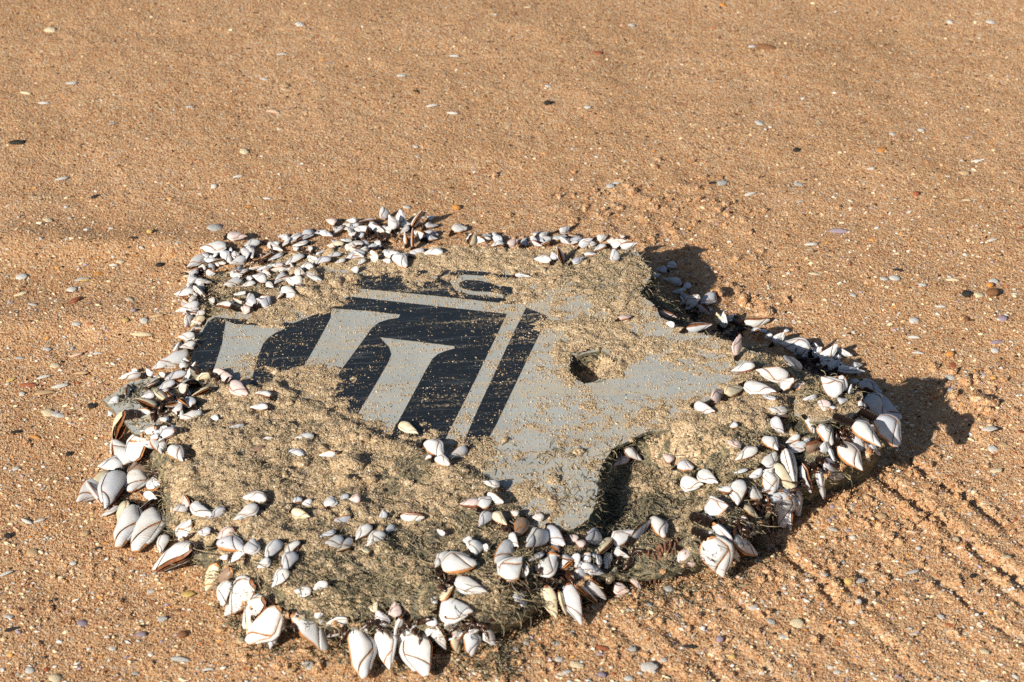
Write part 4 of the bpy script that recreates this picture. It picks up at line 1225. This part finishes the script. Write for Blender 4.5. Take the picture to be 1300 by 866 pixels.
# mats of dark rubbery stalks showing between the shells of the crowded spots
SM = [(1040, 472, 20, 12), (1022, 462, 12, 6), (1052, 480, 12, 8), (150, 602, 16, 12), (186, 602, 16, 10), (205, 522, 22, 20), (225, 505, 14, 10), (468, 305, 14, 16), (505, 300, 12, 22), (320, 333, 12, 24), (352, 325, 10, 16), (250, 348, 10, 8), (440, 796, 8, 8),
      (374, 786, 8, 6), (562, 738, 10, 6), (650, 742, 10, 6), (965, 640, 14, 14), (1010, 605, 16, 16), (1085, 545, 18, 16), (930, 668, 12, 10), (715, 728, 12, 14), (1095, 515, 10, 8), (945, 415, 8, 8), (645, 668, 10, 8), (480, 790, 10, 6), (1060, 560, 12, 12), (275, 372, 10, 16), (265, 480, 10, 14), (395, 325, 8, 14), (800, 700, 10, 12), (900, 690, 10, 10), (330, 770, 10, 14), (520, 795, 12, 16), (600, 790, 10, 12), (240, 690, 10, 10), (1040, 590, 14, 14), (990, 620, 12, 12), (930, 420, 10, 14), (880, 400, 8, 10), (690, 725, 8, 10), (620, 648, 8, 8), (300, 700, 6, 10)]
mv, mf = [], []
def stub(p, d, L, r):
    n, m = 6, 7; o = len(mv); q = np.array(p, float); d = np.array(d, float)
    up = np.array([0.3, 0.2, 1.0]); 
    for i in range(n + 1):
        f = i / n
        e1 = np.cross(d, up); e1 /= np.linalg.norm(e1); e2 = np.cross(d, e1)
        rad = r * (1 - 0.35 * f) * (1 + 0.12 * (-1) ** i) * (0.55 if i == n else 1)
        for k in range(m):
            a = 2 * math.pi * k / m
            mv.append(tuple(q + e1 * rad * math.cos(a) + e2 * rad * math.sin(a)))
        q = q + d * L / n
        d = d + np.array([random.uniform(-.3, .3), random.uniform(-.3, .3), -0.22]); d /= np.linalg.norm(d)
    for i in range(n):
        for k in range(m):
            mf.append((o + i * m + k, o + i * m + (k + 1) % m, o + (i + 1) * m + (k + 1) % m, o + (i + 1) * m + k))
    c = len(mv); mv.append(tuple(q))
    for k in range(m):
        mf.append((o + n * m + k, o + n * m + (k + 1) % m, c))
for x, y, n, sp in SM:
    for _ in range(int(n * 1.8)):
        p = hit(x + random.gauss(0, sp * .55), y + random.gauss(0, sp * .35))
        a = random.uniform(0, 6.28); el = random.uniform(.1, 1.0)
        stub(p - np.array([0, 0, .002]), (math.cos(a) * math.cos(el), math.sin(a) * math.cos(el), math.sin(el)), random.uniform(.006, .015), random.uniform(.0014, .0028))
o = mesh_obj('stalk_mat', mv, mf, M_STALK2, panel)
o['kind'] = 'stuff'; o['label'] = 'dark rubbery barnacle stalks matted between the shells'

# ------------------------------------------------------------------ shell bits, pebbles and chips lying on the sand
# x y length (photograph pixels) colour, form: s sliver, f flake, v shell valve, p pebble, c chip
FRAG = """64 39 14 c f|22 182 22 k c|79 228 18 w s|91 107 16 g s|56 132 15 w s|33 119 15 c s|143 158 12 g s|358 70 14 w s|381 32 12 w f|347 143 18 p s|336 101 10 w f|362 109 14 t f|310 193 13 c f|272 238 9 w p|317 263 13 o f|302 225 13 w s|339 253 11 w s|122 250 14 k c|61 280 13 c f|241 137 11 w s|357 256 11 b c
510 97 15 w v|528 117 10 k c|548 135 16 w s|575 145 16 w s|577 72 14 w s|802 33 12 w v|670 10 10 c s|759 68 11 r f|696 110 9 w f|695 132 10 k p|746 137 9 w f|580 265 13 o p|528 187 8 w f|517 264 12 w v|775 237 12 g v|783 233 12 w v
918 7 10 o f|955 60 13 w v|973 61 30 b s|964 157 13 w f|1011 192 10 k p|1169 166 10 w v|1258 29 14 w v|1206 29 9 w f|1106 215 12 w s|952 247 16 w s|905 233 13 k c|917 233 14 g f|1120 191 13 o f|1133 171 9 w f|1224 220 14 t f|1240 205 14 w s|1163 247 9 r p|1014 235 12 g f
104 356 20 g s|109 357 16 y s|126 348 12 o f|28 352 17 w v|27 374 18 c s|91 368 15 w v|94 383 22 r c|190 295 10 y p|170 303 12 k c|202 338 11 k p|181 426 28 c s|165 381 13 c f|200 402 18 t s|183 408 12 w f|159 407 12 y f|42 388 13 g s|170 395 7 l p|97 412 12 w f|273 290 23 g v|144 338 12 w s|153 333 11 c f
36 490 22 r s|55 480 18 w s|57 500 27 t s|77 491 22 w s|75 528 16 w f|62 525 18 c f|104 475 20 t s|117 517 11 k p|87 578 9 k p|20 549 12 k f|45 556 16 o s|20 596 11 w v|70 465 13 c f|97 452 18 p s|124 450 13 w s|60 444 11 w f|14 483 12 y f|25 456 14 g s|28 501 9 w f
34 663 19 w s|51 662 16 w s|41 702 16 t p|10 682 10 k p|8 729 18 w s|93 716 10 w v|239 755 18 y f|179 806 15 l v|105 792 15 l v|143 824 11 w v|38 852 13 w v|11 784 12 w f|14 800 18 k s|229 838 26 g s|108 678 13 t p|215 736 12 b c|225 776 13 b c|192 752 10 w f|70 862 18 c v|232 807 12 b p|206 787 12 g f|172 856 11 g v
1064 294 26 l s|1030 311 17 w s|1034 349 17 c s|1136 354 16 w v|1140 344 15 k s|1122 355 11 w f|1209 356 18 c s|1261 358 12 w p|1259 374 17 b p|1243 375 13 c p|1227 375 12 k p|1161 408 15 w v|1273 405 13 l v|1194 390 15 w s|1160 429 16 w s|1265 435 18 l s|1257 363 10 o p|1226 407 9 b p|1171 362 11 w f|1227 255 12 c s|1295 290 13 r s|1016 257 11 g s|1259 306 14 w s|1083 375 11 w f
1206 480 15 w v|1208 496 13 g v|1206 451 11 o p|1210 465 11 r f|1247 477 10 w p|1256 545 20 w f|1261 571 13 w p|1273 565 11 t p|1265 598 14 c f|1263 446 11 w v|1165 449 16 w s|1297 549 10 r f
1119 656 16 t v|1083 684 8 w p|1091 738 16 g v|1077 740 13 y p|1107 728 18 t s|1159 727 19 g s|1166 697 8 w p|1057 673 13 w f|1037 648 20 t s|1158 675 11 w s|1114 755 9 k p|1207 795 14 r s|1195 784 10 w f|1011 793 18 c p|955 771 16 w f|979 790 12 g f|996 809 12 g f|1063 854 11 w v|1213 686 12 c p|1278 708 12 c f|1250 829 13 c f|1161 806 11 w s|914 813 11 l p|930 835 9 y p|1046 730 11 w f|1090 765 9 w p
824 848 22 w f|843 840 11 w p|876 822 18 k c|717 855 20 w s|732 845 17 c f|710 838 11 w p|764 857 13 l v|765 824 17 r c|707 817 11 g p|803 825 11 g f|849 748 14 g p|797 775 11 w s|824 768 10 g p|655 825 9 w f|668 817 9 g f|798 862 13 w v
436 820 15 p f|350 845 15 w f|393 846 15 g f|369 852 15 t f|307 814 12 c p|264 851 15 w s|384 818 16 c f|450 330 3 w f"""
FRAG = [r.split() for line in FRAG.splitlines() for r in line.split('|')]
FRAG = [(float(a), float(b), float(l), c, k) for a, b, l, c, k in FRAG if float(l) >= 7]
FCOL = {'w': (0.62, 0.60, 0.56), 'c': (0.72, 0.60, 0.40), 'g': (0.46, 0.45, 0.43), 'y': (0.66, 0.46, 0.16), 'o': (0.62, 0.27, 0.06), 't': (0.58, 0.40, 0.22), 'p': (0.70, 0.48, 0.36),
        'r': (0.34, 0.10, 0.04), 'b': (0.22, 0.10, 0.04), 'k': (0.020, 0.016, 0.012), 'l': (0.34, 0.27, 0.33)}
FM = {k: plain('bit_' + k, v, 0.5, 0.22, 170, 0.0006) for k, v in FCOL.items()}
FNAME = {'w': 'white', 'c': 'cream', 'g': 'grey', 'y': 'yellow', 'o': 'orange', 't': 'tan', 'p': 'pink', 'r': 'rust red', 'b': 'brown', 'k': 'black', 'l': 'lilac grey'}
FKIND = {'s': ('shell_sliver', 'shell sliver', 'shell'), 'f': ('shell_flake', 'shell flake', 'shell'), 'v': ('shell_valve', 'small seashell', 'shell'), 'p': ('pebble', 'pebble', 'pebble'), 'c': ('debris_chip', 'debris chip', 'debris')}

def frag_mesh(kind, seed):
    """Unit-length bit: domed flakes and valves with real thickness, lumpy pebbles."""
    r = random.Random(seed)
    bm = bmesh.new()
    if kind == 'p':
        bmesh.ops.create_icosphere(bm, subdivisions=2, radius=0.5)
        ax = (r.uniform(.85, 1.1), r.uniform(.65, .9), r.uniform(.45, .65))
        for v in bm.verts:
            k = 1 + 0.16 * float(noise(np.array(v.co.x * 2 + seed), np.array(v.co.y * 2 + v.co.z * 1.7), 0.9, seed))
            v.co = Vector((v.co.x * ax[0], v.co.y * ax[1], v.co.z * ax[2])) * k
    else:
        wid = {'s': r.uniform(.26, .36), 'f': r.uniform(.55, .8), 'v': r.uniform(.62, .78), 'c': r.uniform(.3, .45)}[kind]
        dome = {'s': .10, 'f': .09, 'v': .22, 'c': .12}[kind]
        n = 16; rings = 4 if kind != 'c' else 2
        ph = r.uniform(0, 6)
        def rad(a):
            if kind == 'v': return 1 - 0.10 * math.cos(a) * (1 if a else 1) - 0.16 * max(0, math.cos(a - math.pi)) ** 4
            if kind == 's': return 1 + 0.08 * math.sin(3 * a + ph)
            return 1 + 0.14 * math.sin(2 * a + ph) + 0.12 * math.sin(5 * a + ph * 2) + r.uniform(-.05, .05)
        rim = [rad(2 * math.pi * k / n) for k in range(n)]
        layers = []
        for side in (1, -1):
            c = bm.verts.new((0, 0, dome + (0.03 if side > 0 else -0.03)))
            prev = None; rows = []
            for j in range(1, rings + 1):
                f = j / rings
                row = []
                for k in range(n):
                    a = 2 * math.pi * k / n
                    x, y = 0.5 * rim[k] * f * math.cos(a), wid / 2 * rim[k] * f * math.sin(a)
                    z = dome * (1 - f * f) + (0.03 if side > 0 else -0.03) * (1 - 0.5 * f)
                    if kind == 'v': z += 0.012 * math.sin(a * 9) * f
                    if kind == 's': y += 0.10 * x * x * (1 if ph > 3 else -1) * 2
                    row.append(bm.verts.new((x, y, z)))
                for k in range(n):
                    k2 = (k + 1) % n
                    q = (c, row[k], row[k2]) if prev is None else (prev[k], row[k], row[k2], prev[k2])
                    bm.faces.new(q if side > 0 else q[::-1])
                prev = row
            layers.append(prev)
        for k in range(n):
            k2 = (k + 1) % n
            bm.faces.new((layers[0][k2], layers[0][k], layers[1][k], layers[1][k2]))
    me = bpy.data.meshes.new(FKIND[kind][0]); bm.to_mesh(me); bm.free()
    me.polygons.foreach_set('use_smooth', np.ones(len(me.polygons), bool))
    me.materials.append(FM['w'])
    return me
FMESH = {k: [frag_mesh(k, 10 * s + 3) for s in range(4)] for k in 'sfvpc'}

FZ = [(60, 40, "on far left sand by frame top"), (45, 125, "on smooth sand, upper left"), (30, 185, "on sand, left of middle distance"), (80, 230, "on sand short of the upper left"), (130, 255, "by small twig on left sand"), (150, 150, "on smooth sand between upper left flecks"), (240, 140, "on smooth far sand"), (350, 40, "on far sand, upper left of centre"), (350, 105, "in the far cluster, left of centre"),
      (345, 145, "below the far cluster"), (295, 215, "on sand behind the left corner"), (330, 258, "on sand just behind the left corner"), (275, 290, "on sand touching the left corner"), (520, 100, "on far sand above the tall clump"), (560, 140, "in the pair of far slivers"), (580, 72, "on far sand, top centre"), (670, 12, "at the frame top centre"), (530, 188, "midway to the far sand"), (515, 264, "on sand above the tall clump"), (580, 265, "on sand beside the tall clump's shadow"),
      (695, 120, "on far sand, right of centre"), (760, 68, "on far sand by frame top right"), (746, 137, "on smooth sand, right of centre"), (802, 33, "on the farthest sand, right of centre"), (780, 235, "among clods behind the panel"), (918, 8, "at the frame top, right part"), (962, 60, "half buried in far right sand"), (964, 157, "on bare sand, upper right"), (1011, 192, "alone on bare sand, upper right"),
      (1210, 29, "on the farthest right sand"), (1130, 172, "on gritty sand, upper right"), (1110, 210, "on gritty sand, right"), (1235, 212, "on gritty sand near right border"), (1165, 247, "on grit, right side"), (920, 237, "on grit behind the right corner"), (1014, 245, "on grit above the right end"),
      (25, 362, "by left border, middle height"), (105, 355, "in the left bits cluster"), (92, 376, "under the left bits cluster"), (125, 345, "beside the left bits cluster"), (180, 300, "on sand left of far corner"), (202, 338, "on sand near far left rim"), (150, 336, "on sand left of the rim"), (181, 426, "on sand beside the left rim"), (165, 385, "on sand left of the rim shells"), (190, 405, "close by the left rim shells"), (42, 388, "on sand in from left border"), (97, 412, "on sand by the left hollow"), (160, 407, "on sand near the left hollow"),
      (36, 490, "in the left sliver cluster"), (60, 500, "in the left sliver group"), (78, 490, "at the left sliver group's end"), (70, 527, "below the left sliver group"), (110, 465, "on sand short of the tab"), (117, 517, "just left of the torn tab"), (87, 578, "on sand left of the fan"), (30, 552, "near left border under slivers"), (20, 598, "near left border by the fan"), (65, 455, "on sand above left slivers"), (20, 475, "at left border by slivers"), (27, 503, "beneath the rust red sliver"),
      (42, 662, "in the lower left sliver pair"), (41, 702, "below the lower left sliver pair"), (10, 690, "at the lower left border"), (8, 729, "on the lower left border"), (93, 716, "on lower left sand"), (230, 755, "under the front left corner shells"), (179, 806, "on near left sand"), (105, 792, "on near left sand by border"), (143, 824, "on near sand, lower left"), (38, 855, "in the bottom left corner"), (12, 790, "near the bottom left border"), (228, 838, "on near sand below the front"), (108, 678, "on sand below the fan"), (220, 778, "on sand below the left corner"), (192, 752, "on sand left of corner shells"), (172, 856, "at the bottom, left part"), (206, 790, "on near sand, left of row"),
      (1064, 294, "on grit right of the panel"), (1030, 311, "on grit near the panel's right"), (1034, 349, "on grit by the big shadow"), (1135, 352, "in the grit trio at right"), (1209, 356, "on grit, right of trio"), (1255, 368, "around the brown pebble"), (1232, 375, "beside the brown pebble"), (1165, 410, "above the big shadow's end"), (1273, 405, "by the right border, middle"), (1194, 390, "between trio and brown pebble"), (1160, 429, "just over the shadow's edge"), (1265, 438, "by right border over the clods"), (1226, 407, "below the brown pebble"), (1227, 258, "on grit at upper right border"), (1290, 292, "at the right border"), (1259, 306, "on grit near right border"), (1083, 375, "on grit above the shadow"),
      (1207, 488, "past the shadow's right end"), (1208, 458, "right of the shadow's upper part"), (1247, 477, "among clods right of shadow"), (1256, 550, "in the right-hand white lumps"), (1270, 580, "near right border under clods"), (1165, 449, "inside the big shadow"), (1297, 549, "on the right border"),
      (1119, 656, "between the drag marks"), (1083, 684, "on the upper drag mark"), (1090, 738, "midway down the drag marks"), (1077, 740, "beside grey shell in drag marks"), (1107, 728, "right of grey drag-mark shell"), (1159, 727, "on drag-marked sand, right"), (1162, 686, "on drag-marked sand, upper right"), (1057, 673, "close below the right end"), (1037, 648, "touching the right end's shadow"), (1114, 758, "low among the drag marks"), (1200, 790, "on lower right drag-marked sand"), (1011, 793, "on the lower drag marks"), (965, 780, "left of the lower drag marks"), (996, 809, "below the lower drag marks"), (1063, 854, "at the bottom, right part"), (1213, 686, "on the long upper groove"), (1278, 708, "by right border below groove"), (1250, 829, "in the bottom right corner"), (1161, 806, "on bottom right sand"), (920, 823, "on bottom sand, right of centre"), (1046, 730, "on the middle drag mark"),
      (830, 845, "on bottom sand by black chip"), (876, 822, "on bottom sand in a groove"), (722, 850, "on bottom sand at centre"), (764, 857, "at the bottom, past centre"), (765, 824, "on near sand under the wall"), (707, 817, "on near sand, centre"), (803, 825, "on near sand, right of centre"), (845, 750, "near the torn honeycomb"), (805, 772, "on sand below the honeycomb"), (662, 820, "on sand under front centre"), (798, 862, "at the very bottom, past centre"), (436, 820, "beneath the front centre barnacles"), (372, 848, "at the bottom under the row"), (307, 814, "beside the front left row"), (264, 851, "at the bottom, left of row"), (384, 818, "under the lone front barnacle")]
desc = []
for x, y, l, c, k in FRAG:
    size = 'tiny' if l < 10.5 else 'small' if l < 16 else 'larger'
    desc.append((x, y, f"{size} {FNAME[c]} {FKIND[k][1]}".replace('small small', 'small').replace('tiny small', 'tiny').replace('larger small', 'larger')))
flabels = lab(desc, FZ, 'bit')
for i, (x, y, l, c, k) in enumerate(FRAG):
    p = hit(x, y)
    gz = float(look_z(p[0], p[1]))
    L = l * np.linalg.norm(p - CAMN) / FPX
    r = random.Random(i + 5)
    o = bpy.data.objects.new(FKIND[k][0], FMESH[k][r.randrange(4)]); COL.objects.link(o)
    ang = {'s': r.gauss(0.15, .30), 'c': r.gauss(0.3, .3)}.get(k, r.uniform(-.6, .6)) + (math.pi if r.random() < .5 else 0)
    o.rotation_euler = (r.uniform(-.18, .30), r.uniform(-.15, .15), ang)
    flat = k == 'p' and c in 'wgct' and l > 9
    o.scale = (L, L * 1.1, L * (0.6 if k == 'v' else 1.0 if k != 'p' else .5 if flat else .95))
    o.location = (p[0], p[1], gz + (0.0006 if k != 'p' else 0.05 * L if flat else 0.16 * L))
    o.material_slots[0].link = 'OBJECT'; o.material_slots[0].material = FM[c]
    tag(o, flabels[i], FKIND[k][2], 'bits of shell and stone on the sand')

# finer grit: uncounted crumbs of shell, one object
gv, gf, gi = [], [], []
GK = ['w', 'c', 'g', 't', 'o', 'p', 'l', 'k', 'r']
GW = np.array([.14, .20, .18, .12, .04, .05, .05, .03, .03]); GW /= GW.sum()
def grit(p, L, c, seed):
    r = random.Random(seed); n = 7; o = len(gv)
    a0 = r.gauss(0.1, .5); ca, sa = math.cos(a0), math.sin(a0); wd = r.uniform(.3, .7); tx, ty = r.uniform(-.25, .25), r.uniform(-.1, .35)
    gv.append((p[0], p[1], p[2] + 0.16 * L))
    for k in range(n):
        a = 2 * math.pi * k / n; q = r.uniform(.8, 1.15)
        x, y = .5 * L * q * math.cos(a), .5 * L * wd * q * math.sin(a)
        gv.append((p[0] + x * ca - y * sa, p[1] + x * sa + y * ca, p[2] + tx * x + ty * y))
        gv.append((p[0] + (x * ca - y * sa) * .95, p[1] + (x * sa + y * ca) * .95, p[2] + tx * x + ty * y - .12 * L - .0006))
    for k in range(n):
        a, b = o + 1 + 2 * k, o + 1 + 2 * ((k + 1) % n)
        gf.append((o, a, b)); gi.append(c); gf.append((a, a + 1, b + 1)); gi.append(c); gf.append((a, b + 1, b)); gi.append(c)
NG = 9000
PX = rng.uniform(-40, 1340, NG); PY = rng.uniform(-30, 900, NG)
g = 0.10 + 0.70 * smooth(140, 440, PY)
g = np.where((PX > 850) & (PY > 150), g * 1.5, g)
g = np.where((PX < 240) & (PY > 250), g * 1.3, g)
g = g * (0.8 + 0.6 * fbm(PX, PY, 90, 3, 2))
keep = rng.random(NG) < g
GP = np.array([at(a, b) for a, b in zip(PX[keep], PY[keep])])
GP = GP[~inside(GP[:, 0], GP[:, 1], OUT_S)]
GP[:, 2] = ground_z(GP[:, 0], GP[:, 1]) + 0.0007
for cnt, p in enumerate(GP):
    grit(p, random.uniform(.0018, .0036) + .003 * random.random() ** 6, int(rng.choice(len(GK), p=GW)), cnt)
go = mesh_obj('shell_grit', gv, gf, [FM[k] for k in GK], None, False, gi)
tag(go, 'fine crushed shell grit strewn over the sand', None, None, 'stuff')
